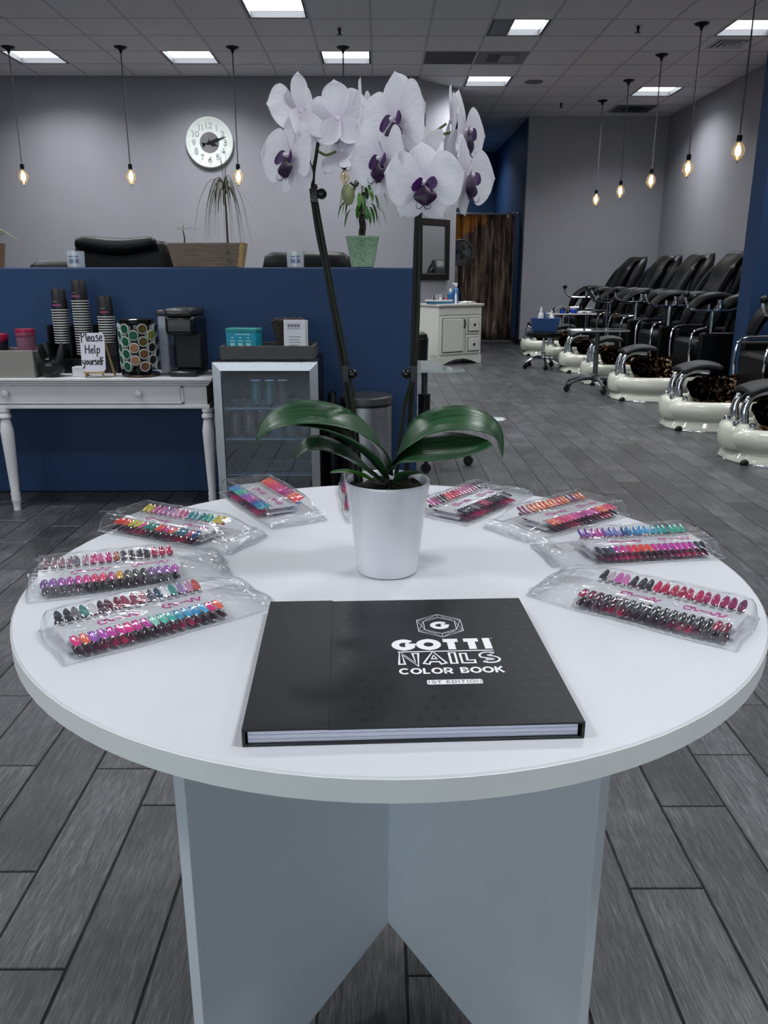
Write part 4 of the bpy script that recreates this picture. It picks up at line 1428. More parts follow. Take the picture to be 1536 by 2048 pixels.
# --- beverage fridge
fg = thing('beverage_fridge', 'steel framed glass-door beverage fridge between the console and the waste bin', 'fridge', (-.558, 3.95, 0))
FW, FT = .256, .78
M_FIN = mat('fridge_inside', '14171b', .6)
mb = MB().box(-FW + .005, -FW + .02, .045, .47, .03, FT - .01).box(FW - .02, FW - .005, .045, .47, .03, FT - .01)
mb.box(-FW + .02, FW - .02, .455, .47, .03, FT - .01).box(-FW + .005, FW - .005, .045, .47, FT - .01, FT + .002).box(-FW + .005, FW - .005, .045, .47, .03, .07)
mb.build('cabinet', M_BLACK, fg, smooth=0)
fw = .040
def miter(o):
    mb = MB()
    zb, zt = .055, FT
    out = [(-FW, zb), (FW, zb), (FW, zt), (-FW, zt)]
    inn = [(-FW + fw, zb + fw), (FW - fw, zb + fw), (FW - fw, zt - fw), (-FW + fw, zt - fw)]
    for k in range(4):
        a, b, c, d = out[k], out[(k + 1) % 4], inn[(k + 1) % 4], inn[k]
        q = [a, b, c, d]
        vs = [(x, (0 if i > 1 else .006), z) for i, (x, z) in enumerate(q)] + [(x, .04, z) for x, z in q]
        MB().add(vs, [(0, 1, 2, 3), (7, 6, 5, 4), (0, 4, 5, 1), (1, 5, 6, 2), (2, 6, 7, 3), (3, 7, 4, 0)]).build('rail', M_STEELH, o, smooth=0)
dd = B(-FW + fw - .004, FW - fw + .004, .012, .018, .055 + fw - .004, FT - fw + .004).build('door', film('fridge_glass', (.66, .74, .82), .01, .0, ior=1.7, boost=1.4), fg, smooth=0)
miter(dd)
M_SHELF = mat('shelf_wire', 'c3c8cc', .3, .8)
SHZ = [at(560, 816, 4.02).z, at(560, 877, 4.02).z, at(560, 948, 4.02).z]
for sz in SHZ:
    sh = B(-FW + .03, FW - .03, .055, .062, sz - .005, sz + .004).build('shelf', M_SHELF, fg, smooth=0)
    for k in range(1, 7):
        B(-FW + .03, FW - .03, .055 + k * .055, .0575 + k * .055, sz - .003, sz).build('wire', M_SHELF, sh, smooth=0)
    for k in range(16):
        xx = -FW + .045 + k * (2 * FW - .09) / 15
        B(xx - .001, xx + .001, .06, .43, sz, sz + .002).build('wire', M_SHELF, sh, smooth=0)
B(-.14, .14, .445, .455, FT - .06, FT - .05).build('lamp', emis('fridge_lamp', 'cfe4ff', 12.0), fg, smooth=0)
CANB = MB().lathe([(.022, 0), (.0285, .006), (.0285, .112), (.024, .122), (.023, .124), (.001, .122)], 18).mesh('can_body', None, 40)
CANB.materials.append(M_STEEL)
CANT = MB().lathe([(.024, .1215), (.0245, .1245), (.021, .1235)], 18, cap=False).mesh('can_top', M_CHROME, 40)
def can(x, y, z, hexc, label):
    c = thing('drink_can', label, 'can', (x - .558, 3.95 + y, z), 0, 'drink cans in the fridge')
    inst('body', CANB, c, m=mat('can_' + hexc, hexc, .3, .35, var=.25, scale=40))
    inst('rim', CANT, c)
nm5 = ['leftmost', 'second', 'third', 'fourth', 'fifth', 'sixth']
for k, x in enumerate((-.07, .0, .065)):
    can(x, .15, SHZ[0] + .0041, ('5fa8a8', '6ab0b0', '8a6a6a')[k], '%s slim drink can on the upper fridge shelf' % ['teal', 'middle', 'right-hand'][k])
for k, x in enumerate((-.175, -.105, -.035, .035, .105, .175)):
    can(x, .12, SHZ[1] + .0041, ('b08a86', 'b8908a', 'a88a90', '6a9ab0', 'b0a0a0', '806a70')[k], '%s drink can from the left on the middle fridge shelf' % nm5[k])

# --- tray on the fridge
M_GTRAY = mat('grey_tray_wood', '4c4d4e', .75, var=.2, scale=30, stretch=(1, 6, 6))
ty = thing('wooden_tray', 'dark grey wooden tray on top of the fridge', 'tray', (-.557, 4.17, FT + .0021))
for nm, q in (('side', (-.232, .232, -.125, -.112, 0, .068)), ('side', (-.232, .232, .112, .125, 0, .068)), ('end', (-.232, -.219, -.112, .112, 0, .068)), ('end', (.219, .232, -.112, .112, 0, .068)), ('bottom', (-.219, .219, -.112, .112, 0, .01))):
    B(*q).build(nm, M_GTRAY, ty, smooth=0, bevel=.003)
TZ = FT + .0123
tbx = thing('tea_box', 'teal cardboard box standing in the grey tray', 'box', (-.682, 4.14, TZ), R(-12))
M_TEAL = mat('teal_card', '1f93ad', .5, var=.08)
B(-.078, .078, -.045, .045, 0, .135).build('carton', M_TEAL, tbx, smooth=0, bevel=.002)
B(-.08, .082, -.047, .047, .122, .138).build('flap', mat('teal_card_dark', '2c8a86', .5), tbx, smooth=0, bevel=.002)
mb = MB()
for k in range(3):
    xx = -.045 + k * .042
    mb.box(xx - .012, xx + .012, -.0458, -.0456, .052, .068)
    mb.box(xx - .004, xx + .004, -.0458, -.0456, .09, .097)
    mb.box(xx - .014, xx + .014, -.0458, -.0456, .076, .080)
mb.box(-.03, .05, -.0458, -.0456, .108, .112)
mb.build('print', mat('print_pale', 'a8d8dc', .6), tbx, smooth=0)['kind'] = 'stuff'
bs = thing('wicker_basket', 'small dark wicker basket behind the leaflets', 'basket', (at(580, 690, 4.2).x, 4.21, TZ))
M_WICK = mat('wicker', '3a352f', .8, var=.4, scale=80, bump=.6)
MB().lathe([(.055, 0), (.062, .02), (.092, .165), (.096, .172), (.088, .170), (.058, .02)], 22, cap=False).build('body', M_WICK, bs)
mb = MB()
for k in range(26):
    a = k * .77
    r_ = .02 + .06 * ((k * 37) % 10) / 10
    mb.ball((r_ * math.cos(a), r_ * math.sin(a), .165 + .012 * ((k * 13) % 5) / 5), .014, 6, 4)
mb.build('filling', M_WICK, bs)['kind'] = 'stuff'
M_PAPER = mat('leaflet_paper', 'd4d4da', .7, var=.02)
M_TXT = mat('leaflet_ink', '7a7a86', .7)
for k, (lab, dx, dy, h_) in enumerate((('white price leaflet standing at the front of the tray', 0, 0, .182), ('white leaflet behind the front one in the tray', .010, .012, .180))):
    lf = thing('leaflet', lab, 'leaflet', (at(590, 690, 4.08).x + dx, 4.072 + dy, TZ), R(-3), 'leaflets in the tray')
    B(-.054, .054, -.004, .004, 0, h_).build('sheets', M_PAPER, lf, (0, 0, 0), (R(-4), 0, 0), smooth=0, bevel=.001)
    if k == 0:
        mb = MB()
        for r_ in range(7):
            mb.box(-.028, .030 - .01 * (r_ % 2), -.0047, -.0045, .018 + r_ * .0135, .0205 + r_ * .0135)
        for r_ in range(4):
            mb.box(-.034 + r_ * .016, -.021 + r_ * .016, -.0047, -.0045, .146, .162)
        mb.box(-.036, .032, -.0047, -.0045, .138, .140)
        o = mb.build('print', M_TXT, lf, (0, 0, 0), (R(-4), 0, 0), smooth=0)
        o['kind'] = 'stuff'

# --- waste bin
wb = thing('waste_bin', 'round brushed steel pedal bin with a grey lid against the blue half wall', 'bin', (-.072, 4.275, 0))
MB().lathe([(.134, .0), (.138, .004), (.138, .03), (.136, .032), (.136, .53), (.133, .533)], 48, cap=False).build('body', M_STEEL, wb)
MB().lathe([(.1385, .538), (.1395, .545), (.1395, .572), (.135, .577), (.12, .580), (.05, .588), (.001, .590)], 48, cap=False).build('lid', mat('bin_lid', '5a5b5e', .35, .7), wb)
MB().lathe([(.1375, .525), (.1375, .54)], 40, cap=False).build('gap_band', M_BLACK, wb)
def bagf(s, t):
    a = 2 * PI * t
    r_ = .145 + .025 * s * abs(math.sin(a * 5)) * .5 + .02 * s
    return (r_ * math.cos(a), r_ * math.sin(a) * .8, .575 - .19 * s + .02 * math.sin(a * 7) * s)
bg = thing('trash_bag', 'crumpled dark trash bag beside the fridge and the steel bin', 'bag', (-.256, 4.33, 0))
MB().surf(8, 40, lambda s, t: ((.018 + .018 * math.sin(PI * s) ** .6 + .004 * math.sin(t * 31 + s * 9)) * math.cos(2 * PI * t), (.05 + .04 * math.sin(PI * s) ** .6) * math.sin(2 * PI * t), .58 * s + .01 * math.sin(t * 25))).build('film', mat('bag_grey', '2c2d30', .35, var=.3, bump=.4), bg)

# ================================================================ things standing on the half wall
LZ = 1.2231
M_PLW = mat('planter_wood', '6f6256', .75, var=.3, scale=12, stretch=(1, 6, 10))
pb = thing('planter_box', 'long wooden planter box with a drooping dracaena on the half wall', 'planter', (-.92, 4.51, LZ))
def tap(xb, xt, yb_, yt, z0, z1):
    vs = [(-xb, -yb_, z0), (xb, -yb_, z0), (xb, yb_, z0), (-xb, yb_, z0), (-xt, -yt, z1), (xt, -yt, z1), (xt, yt, z1), (-xt, yt, z1)]
    return MB().add(vs, [(0, 3, 2, 1), (0, 1, 5, 4), (1, 2, 6, 5), (2, 3, 7, 6), (3, 0, 4, 7), (4, 5, 6, 7)])
tap(.170, .195, .045, .058, 0, .122).build('box', M_PLW, pb, smooth=0, bevel=.003)
mb = tap(.012, .012, .046, .060, 0, .128)
mb.build('end_batten', mat('planter_batten', 'a58b5e', .75, var=.3, scale=20), pb, (.178, 0, 0), (0, R(10), 0), smooth=0, bevel=.002)
B(-.18, .18, -.05, .05, .116, .1235).build('soil', MATS['bark'], pb, smooth=0)
for kz in (.035, .075):
    MB().lathe([(.006, 0), (.006, .003)], 10, (.122, -.052 - kz * .08, kz), axis='y').build('knot', M_BLACK, pb)
tr0 = Vector((.115, 0, .12))
MB().tube([tr0, tr0 + Vector((0, 0, .15)), tr0 + Vector((-.002, 0, .29))], [.006, .005, .003], 6).build('trunk', mat('trunk_brown', '4a4036', .8), pb)
M_DRAC = mat('dracaena_leaf', '6b6a52', .5, var=.4, scale=40)
for k in range(34):
    a = 2 * PI * k * .618 + .3
    rr = rnd.uniform(.06, .135) * (1.1 if k % 5 else 1.5)
    dz = rnd.uniform(.02, .05)
    drop = rnd.uniform(.12, .30)
    c = Vector((.113, 0, rnd.uniform(.36, .42)))
    d = Vector((math.cos(a), math.sin(a) * .5, 0))
    leaf([c, c + d * rr * .35 + Vector((0, 0, dz)), c + d * rr * .75 + Vector((0, 0, -drop * .25)), c + d * rr + Vector((0, 0, -drop))], .0045, 0, .2, M_DRAC, n=12, parent=pb, thick=.0004, wp=lambda s: 1 - s ** 3)
for k in range(6):
    a = k * 1.1
    c = Vector((.113, 0, .40))
    d = Vector((math.cos(a), math.sin(a) * .5, 0))
    leaf([c, c + d * .01 + Vector((0, 0, .07)), c + d * .03 + Vector((0, 0, .14 + .01 * k))], .0035, 0, .2, M_DRAC, n=8, parent=pb, thick=.0004, wp=lambda s: 1 - s ** 3)
c = Vector((.12, 0, .38))
leaf([c, c + Vector((.05, 0, .02)), c + Vector((.12, 0, -.06)), c + Vector((.165, 0, -.16))], .004, 0, .2, M_DRAC, n=12, parent=pb, thick=.0004, wp=lambda s: 1 - s ** 3)
M_SPR = mat('sprout_green', '74804e', .6, var=.3)
MB().tube([(-.115, 0, .12), (-.112, 0, .15), (-.118, 0, .185)], [.004, .0035, .003], 6).build('sprout_stem', mat('sprout_stem', '201d1a', .8), pb)
for a, l_ in ((20, .05), (160, .04), (80, .03), (-15, .09), (195, .03)):
    c = Vector((-.118, 0, .186))
    d = Vector((math.cos(R(a)), .2, max(.1, math.sin(R(a))))) * l_
    leaf([c, c + d * .5 + Vector((0, 0, .008)), c + d], .005, 0, .3, M_SPR, n=6, parent=pb, thick=.0004, wp=lambda s: math.sin(PI * (s * .9 + .08)))

gp = thing('potted_money_tree', 'small braided tree in a pale green patterned pot on the half wall', 'plant', (-.0915, 4.51, LZ))
def gpot_mat():
    nt = NT('green_pattern_pot')
    tc = nt.n('ShaderNodeTexCoord')
    mp = nt.n('ShaderNodeMapping')
    mp.inputs['Scale'].default_value = (30, 30, 110)
    nt.l(tc.outputs['Object'], mp.inputs[0])
    no = nt.n('ShaderNodeTexNoise', Scale=2.2, Detail=3.0)
    nt.l(mp.outputs[0], no.inputs['Vector'])
    r = ramp(nt, [(.40, lin('6f8f80')), (.47, lin('a3c3a0'))])
    nt.l(no.outputs['Fac'], r.inputs[0])
    nt.l(r.outputs[0], nt.b.inputs['Base Color'])
    nt.b.inputs['Roughness'].default_value = .4
    return nt.m
MB().lathe([(.052, 0), (.060, .003), (.064, .02), (.086, .145), (.0895, .150), (.0895, .158), (.085, .157), (.08, .14), (.001, .135)], 30, cap=False).build('pot', gpot_mat(), gp)
for k in range(3):
    P = [(.012 * math.cos(k * 2.1 + z * 30), .012 * math.sin(k * 2.1 + z * 30), .135 + z) for z in [q * .02 for q in range(13)]]
    MB().tube(P, [.010 - .004 * q / 12 for q in range(13)], 6).build('trunk', mat('trunk_dark', '2a2622', .8, bump=.4), gp)
for dx, h_ in ((-.03, .56), (-.01, .62), (.05, .46)):
    MB().tube([(0, 0, .37), (dx * .5, 0, .37 + h_ * .3), (dx, 0, .3 + h_ * .6)], .0025, 5).build('stem', mat('stem_grey', '7f8578', .6), gp)
M_MT = mat('money_leaf', '2f5a28', .4, var=.35, scale=30)
M_MT2 = mat('money_leaf_bright', '4f8a2c', .4, var=.3, scale=30)
for k in range(26):
    a = k * 2.4
    z = .27 + .16 * ((k * 7) % 10) / 10
    c = Vector((.012 * math.cos(a), .01 * math.sin(a), z))
    d = Vector((math.cos(a), math.sin(a) * .6, 0))
    l_ = rnd.uniform(.07, .13)
    leaf([c, c + d * l_ * .55 + Vector((0, 0, .02)), c + d * l_ * .85 + Vector((0, 0, -.015)), c + d * l_ + Vector((0, 0, -.07))], .012, 0, .3, M_MT2 if k % 3 == 0 else M_MT, n=9, parent=gp, thick=.0005, wp=lambda s: max(.06, math.sin(PI * max(0, s * 1.25 - .28)) if s > .3 else .1))
for k in range(3):
    c = Vector((-.03, 0, .66))
    d = Vector((.05 * (k - 1), 0, .02 - .02 * k))
    leaf([c, c + d, c + d * 1.8 + Vector((0, 0, -.03))], .010, 0, .3, M_MT, n=6, parent=gp, thick=.0005)

M_ACR = film('acrylic_cup', (.9, .92, .94), .04, .30, boost=1.5)
M_LOGO = mat('logo_blue', '4a6a8f', .6)
for lab, ux in (('clear cup with a blue printed block at the left on the half wall', (133 + 168) / 2), ('clear cup with a blue printed block at the middle of the half wall', (574 + 607) / 2)):
    xx = at(ux, 515, 4.49).x
    cu = thing('printed_cup', lab, 'cup', (xx, 4.495, LZ), 0, 'printed clear cups on the half wall')
    MB().lathe([(.043, 0), (.045, .002), (.048, .083), (.0465, .083), (.0435, .004)], 24, cap=False).build('cup', M_ACR, cu)
    mb = MB()
    for i in range(9):
        for j in range(5):
            if (i * 7 + j * 5 + i * j) % 5 == 0:
                continue
            a = R(-90 - 34 + i * 8)
            r_ = .0470 + j * .0003
            mb.add([(r_ * math.cos(a + q), r_ * math.sin(a + q), .022 + j * .0075 + z) for q, z in ((0, 0), (R(6.4), 0), (R(6.4), .006), (0, .006))], [(0, 1, 2, 3)])
    mb.build('print', M_LOGO, cu, smooth=0)['kind'] = 'stuff'
tp = thing('terracotta_pot', 'terracotta pot with a trailing plant cut off at the left edge on the half wall', 'plant', (at(7, 500, 4.5).x - .075, 4.51, LZ))
MB().lathe([(.055, 0), (.06, .002), (.078, .122), (.072, .122), (.06, .1), (.001, .1)], 24, cap=False).build('pot', M_TERRA, tp)
for k in range(6):
    c = Vector((0, 0, .11))
    d = Vector((.05 + .02 * k, -.01, .08 - .012 * k))
    leaf([c, c + d * .6 + Vector((0, 0, .05)), c + d + Vector((.02, 0, -.0))], .006, 0, .3, mat('trailing_leaf', '8a9a58', .5), n=8, parent=tp, thick=.0005)

# --- black chairs of the nail stations behind the half wall
def salon_chair(label, xl, xr, zt, y, head=True):
    xc, hw = (xl + xr) / 2, (xr - xl) / 2
    t = thing('massage_chair', label, 'chair', (xc, y, 0), 0, 'black chairs behind the half wall')
    rings = []
    for z, k, d in ((.5, .86, .10), (.8, .95, .11), (1.05, 1.0, .10), (zt - .10, 1.0, .09), (zt - .035, .95, .08), (zt - .008, .80, .05), (zt, .55, .02)):
        rings.append([(math.copysign(abs(math.cos(a)) ** .4, math.cos(a)) * hw * k, math.copysign(abs(math.sin(a)) ** .5, math.sin(a)) * d + .04, z) for a in [2 * PI * q / 28 for q in range(28)]])
    MB().loft(rings).build('backrest', M_LEATHER, t, smooth=60)
    if head:
        def pil(s_, t_):
            a_, b_ = PI * (s_ - .5), 2 * PI * t_
            ca = math.copysign(abs(math.cos(a_)) ** .45, 1)
            return (hw * .80 * math.sin(a_) * (1.0) - .09 * hw, -.05 + .055 * ca * math.cos(b_), zt - .035 + .055 * ca * math.sin(b_) + .012 * math.sin(s_ * 9))
        MB().surf(20, 16, pil).build('headrest', M_LEATHER, t, smooth=80)
    B(-hw * .9, hw * .9, -.45, .02, .36, .50).build('seat', M_LEATHER, t, bevel=.04)
    for s in (-1, 1):
        B(s * hw * .95 - .05, s * hw * .95 + .05, -.40, .05, .48, .68).build('armrest', M_LEATHER, t, bevel=.03)
    MB().lathe([(.28, 0), (.28, .03), (.05, .06), (.05, .36)], 20).build('base', M_BLACK, t)
salon_chair('large black massage chair behind the half wall at the left', -2.02, -1.36, 1.405, 5.6)
salon_chair('black chair back behind the half wall between planter and green pot', -.80, -.19, 1.338, 5.75, False)
salon_chair('low grey-black chair back behind the half wall beside the left cup', -2.62, -2.10, 1.285, 6.3, False)

# ================================================================ ceiling and wall fittings
M_BULB = film('amber_bulb', (.96, .86, .70), .02, .05, boost=1.4)
M_FIL = emis('filament', 'ffd9a0', 26.0)
M_CORD = mat('grey_cord', '6b6468', .8)
def pendant(x, y, zb, label, lit=True):
    """canopy on the ceiling, cord, socket and pear shaped bulb with its tip at zb"""
    t = thing('pendant_lamp', label, 'lamp', (x, y, CEIL), 0, 'bare bulb pendant lamps')
    d = CEIL - zb
    MB().lathe([(.001, -.07), (.012, -.068), (.016, -.045), (.03, -.030), (.068, -.014), (.075, -.004), (.075, -.0065)], 24, cap=False).build('canopy', M_CANOPY, t)
    MB().tube([(0, 0, -.06), (0, 0, -d + .22)], .0075, 8).build('cord', M_CORD, t)
    MB().lathe([(.010, .065), (.022, .060), (.025, .03), (.022, 0)][::-1], 16, (0, 0, -d + .165)).build('socket', M_CANOPY, t)
    MB().lathe([(.0005, .0), (.010, .002), (.030, .022), (.056, .068), (.060, .095), (.050, .130), (.028, .165), (.022, .178)], 24, (0, 0, -d), cap=False).build('bulb', M_BULB, t)
    MB().lathe([(.003, .0), (.008, -.006), (.004, -.014)], 10, (0, 0, -d)).build('bulb_tip', M_CANOPY, t)
    if lit:
        MB().lathe([(.006, .045), (.022, .060), (.026, .085), (.022, .115), (.008, .14)], 14, (0, 0, -d)).build('filament', M_FIL, t)
    else:
        MB().lathe([(.003, .045), (.008, .085), (.003, .14)], 8, (0, 0, -d)).build('filament', M_CHROME, t)
PZB = 2.19
for x, lab, lit in ((-4.173, 'bare bulb pendant nearest the left edge', 1), (-2.913, 'bare bulb pendant left of the wall clock', 1),
                    (-1.656, 'bare bulb pendant just right of the wall clock', 1), (-.411, 'unlit bare bulb pendant hidden behind the orchid', 0)):
    pendant(x, 10.2, PZB, lab, lit)
for k, (y, lab) in enumerate(((8.02, 'closest bare bulb pendant over the pedicure chairs'), (9.28, 'second bare bulb pendant over the pedicure chairs'),
                              (10.5, 'third bare bulb pendant over the pedicure chairs'), (11.8, 'fourth bare bulb pendant over the pedicure chairs'),
                              (13.1, 'farthest bare bulb pendant over the pedicure chairs'))):
    pendant(3.285, y, PZB - .01, lab)

# --- wall clock
ck = thing('wall_clock', 'large round white wall clock with a grey centre', 'clock', (-2.245, 11.648, 2.85))
M_CLK = mat('clock_white', 'dfe6e0', .5, var=.05, scale=8)
M_CLKN = mat('clock_numeral', 'a9b0aa', .6)
M_CLKG = mat('clock_centre', '7c7a7a', .3, .3)
MB().lathe([(.300, .0), (.312, .006), (.312, .040), (.300, .048), (.288, .043), (.001, .040)], 64, axis='y', cap=False).build('dial', M_CLK, ck)
MB().lathe([(.128, .0405), (.126, .046), (.118, .044), (.001, .043)], 48, axis='y', cap=False).build('centre_disc', M_CLKG, ck)
RX = Matrix.Rotation(R(90), 4, 'X')
for h in range(1, 13):
    a = R(90 - 30 * h)
    mb = text_mb(str(h), .078, .22, .10, .92, 0, center=True, oy=-.039)
    mb.xf(Matrix.Translation((.205 * math.cos(a), -.0465, .205 * math.sin(a))) @ RX)
    mb.build('numeral', M_CLKN, ck, smooth=0)
mb = MB()
for k in range(60):
    a = R(6 * k)
    r0, r1, w = (.262, .284, .007) if k % 5 == 0 else (.266, .278, .004)
    d, q = Vector((math.cos(a), math.sin(a))), Vector((-math.sin(a), math.cos(a)))
    mb.add([(*(d * r + q * s * w / 2), 0) for r, s in ((r0, -1), (r1, -1), (r1, 1), (r0, 1))], [(0, 1, 2, 3)])
mb.xf(Matrix.Translation((0, -.0465, 0)) @ RX).build('minute_track', M_CLKN, ck, smooth=0)['kind'] = 'stuff'
def hand_(angle, L, w, tail, z):
    mb = MB()
    ribbon(mb, [(-tail, 0), (0, 0)], w * .5, z)
    mb.add([(0, -w * .35, z), (L * .45, -w * .75, z), (L * .6, -w * .3, z), (L, -.002, z), (L, .002, z), (L * .6, w * .3, z), (L * .45, w * .75, z), (0, w * .35, z)], [tuple(range(8))])
    mb.add([(-tail, -w, z), (-tail + .03, -w * .5, z), (-tail + .03, w * .5, z), (-tail, w, z)], [(0, 1, 2, 3)])
    mb.xf(RX @ Matrix.Rotation(R(angle), 4, 'Z'))
    mb.build('hand', M_BLACK, ck, (0, -.046, 0), smooth=0)
hand_(17, .235, .030, .095, .006)
hand_(-22, .125, .040, .02, .003)
MB().lathe([(.014, .044), (.014, .056), (.001, .058)], 16, axis='y').build('hub', M_BLACK, ck)

# --- ceiling register, diffusers, speaker, sprinklers
M_VENT = mat('vent_white', 'b9b9ba', .5)
M_VDARK = mat('vent_dark', '1d1d1f', .8)
rg = thing('ceiling_vent', 'louvred air register beside the dark ceiling panel', 'vent', (1.44, 10.665, CEIL - .004))
B(-.19, .19, -.19, .19, -.008, 0).build('frame', M_TDUST, rg, smooth=0)
B(-.165, .165, -.165, .165, -.0095, -.008).build('opening', M_VDARK, rg, smooth=0)
for k in range(9):
    B(-.03, .16, -.155 + k * .037, -.140 + k * .037, -.014, -.0096).build('slat', M_VENT, rg, smooth=0)
B(-.16, -.04, -.155, .155, -.013, -.0096).build('damper', M_TDARK, rg, smooth=0)
df = thing('ceiling_vent', 'square white stepped air diffuser near the top right corner', 'vent', (3.87, 10.03, CEIL - .004))
for k, hw_ in enumerate((.19, .14, .09, .045)):
    mb = MB()
    z0, z1 = -.006 - k * .006, -.001 - k * .006
    mb.box(-hw_, hw_, -hw_, -hw_ + .03, z0, z1).box(-hw_, hw_, hw_ - .03, hw_, z0, z1).box(-hw_, -hw_ + .03, -hw_ + .03, hw_ - .03, z0, z1).box(hw_ - .03, hw_, -hw_ + .03, hw_ - .03, z0, z1)
    mb.build('ring', M_VENT, df, smooth=0)
B(-.16, .16, -.16, .16, -.001, 0).build('opening', M_VDARK, df, smooth=0)
d2 = thing('ceiling_vent', 'grey round-cone air diffuser above the far pedicure chairs', 'vent', (3.93, 13.715, CEIL - .004))
B(-.29, .29, -.29, .29, -.006, 0).build('panel', M_TDARK, d2, smooth=0)
MB().lathe([(.06, -.02), (.12, -.018), (.19, -.008), (.2, -.006)], 32).build('cone', M_VDARK, d2)
sp = MB().lathe([(.001, -.006), (.118, -.006), (.125, -.001)], 32, cap=False).build('ceiling_speaker', mat('speaker_grille', '6d6b6f', .7, var=.3, scale=300), None, (2.05, 11.9, CEIL - .004))
tag(sp, 'flat round grey ceiling speaker right of the orchid', 'speaker')
for x, y, lab in ((-.415, 9.45, 'sprinkler head in the ceiling above the left orchid blooms'), (2.66, 9.36, 'sprinkler head near the half dark ceiling light'), (2.71, 13.27, 'sprinkler head near the far grey wall')):
    s_ = thing('sprinkler_head', lab, 'sprinkler', (x, y, CEIL - .004), 0, 'ceiling sprinkler heads')
    MB().lathe([(.001, -.004), (.036, -.003), (.04, 0)], 16, cap=False).build('escutcheon', M_VENT, s_)
    MB().lathe([(.012, -.06), (.012, -.03), (.02, -.028), (.014, -.004)], 10).build('body', M_CANOPY, s_)
    MB().lathe([(.03, -.066), (.03, -.062)], 12).build('deflector', M_CANOPY, s_)

# ================================================================ angled wall: mirror, vanity, things on it
WA = Vector((.446, 11.65, 0))
WD = (Vector((1.10, 12.35, 0)) - WA).normalized()
WN = Vector((WD.y, -WD.x, 0))          # towards the room
ang = math.atan2(WD.y, WD.x)
def on_wall(u, v):
    d = ray(u, v)
    o_ = Vector((0, 0, HC))
    t_ = (WA - o_).dot(WN) / d.dot(WN)
    p = o_ + d * t_
    return (p - WA).dot(WD), p.z
sR, zT = on_wall(897, 440)
sL, _ = on_wall(834, 436)
_, zB = on_wall(893, 560)
mw, mh = (sR - sL), (zT - zB)
mc = WA + WD * ((sL + sR) / 2) + WN * .003
mr = thing('framed_mirror', 'tall mirror in a dark stepped wood frame on the angled wall', 'mirror', (mc.x, mc.y, (zT + zB) / 2), ang)
M_MFR = mat('mirror_frame', '15120f', .35, var=.3)
fw_ = .085
for nm, q in (('frame_rail', (-mw / 2, mw / 2, mh / 2 - fw_, mh / 2)), ('frame_rail', (-mw / 2, mw / 2, -mh / 2, -mh / 2 + fw_)),
              ('frame_stile', (-mw / 2, -mw / 2 + fw_, -mh / 2 + fw_, mh / 2 - fw_)), ('frame_stile', (mw / 2 - fw_, mw / 2, -mh / 2 + fw_, mh / 2 - fw_))):
    B(q[0], q[1], -.035, 0, q[2], q[3]).build(nm, M_MFR, mr, smooth=0, bevel=.006)
B(-mw / 2 + fw_ - .002, mw / 2 - fw_ + .002, -.014, -.006, -mh / 2 + fw_ - .002, mh / 2 - fw_ + .002).build('glass', mat('mirror_glass', 'd5dad6', .02, 1.0, var=0), mr, smooth=0)
mb = MB()
g0 = mw / 2 - fw_
g1 = mh / 2 - fw_
mb.box(-g0, g0, -.02, -.014, g1 - .012, g1).box(-g0, g0, -.02, -.014, -g1, -g1 + .012).box(-g0, -g0 + .012, -.02, -.014, -g1, g1).box(g0 - .012, g0, -.02, -.014, -g1, g1)
mb.build('inner_bead', mat('bead_silver', '6d6d70', .3, .6), mr, smooth=0)

vb = Vector((.785, 11.03, 0))
vd = Vector((1.405, 11.41, 0)) - vb
VW = vd.length
va = math.atan2(vd.y, vd.x)
vn = thing('vanity_cabinet', 'white vanity cabinet with one door and two drawers against the angled wall', 'cabinet', (vb.x, vb.y, 0), va)
VD, VH = .46, .80
M_VAN = mat('vanity_white', 'd8d8d0', .45, var=.03)
M_MARB = mat('vanity_top', 'cfc8c4', .3, var=.12, scale=6)
B(0, VW, .01, VD, .10, VH - .03).build('body', M_VAN, vn, smooth=0, bevel=.003)
sk = [(0, 0), (.06, 0)] + [(.06 + (VW - .12) * k / 12, .075 * math.sin(PI * k / 12)) for k in range(13)] + [(VW - .06, 0), (VW, 0), (VW, .11), (0, .11)]
MB().prism(sk, -.005, .02).xf(Matrix.Rotation(R(90), 4, 'X')).build('toe_board', M_VAN, vn, (0, .012, 0), smooth=0)
B(0, .02, .02, VD, 0, .11).build('side_foot', M_VAN, vn, smooth=0)
B(VW - .02, VW, .02, VD, 0, .11).build('side_foot', M_VAN, vn, smooth=0)
B(-.015, VW + .015, -.025, VD + .005, VH - .03, VH).build('countertop', M_MARB, vn, smooth=0, bevel=.004)
B(.01, VW - .01, -.002, .012, .66, VH - .035).build('valance', M_VAN, vn, smooth=0, bevel=.003)
def raised(x0_, x1_, z0_, z1_, nm):
    o_ = B(x0_, x1_, -.010, .012, z0_, z1_).build(nm, M_VAN, vn, smooth=0, bevel=.004)
    q = .038
    B(x0_ + q - .012, x1_ - q + .012, -.0108, -.0095, z0_ + q - .012, z1_ - q + .012).build('groove_shade', mat('vanity_groove_shade', '8f8f89', .6), o_, smooth=0)  # grey plate on the front, coloured as the shade of a groove
    B(x0_ + q, x1_ - q, -.026, -.0105, z0_ + q, z1_ - q).build('raised_panel', M_VAN, o_, smooth=0, bevel=.010)
    return o_
dj = raised(.02, VW * .60, .135, .645, 'door')
MB().tube(spline([(VW * .565, -.012, .60), (VW * .565, -.035, .57), (VW * .565, -.038, .54), (VW * .565, -.03, .50), (VW * .565, -.012, .48)], 4), .008, 8).build('handle', M_CANOPY, dj)
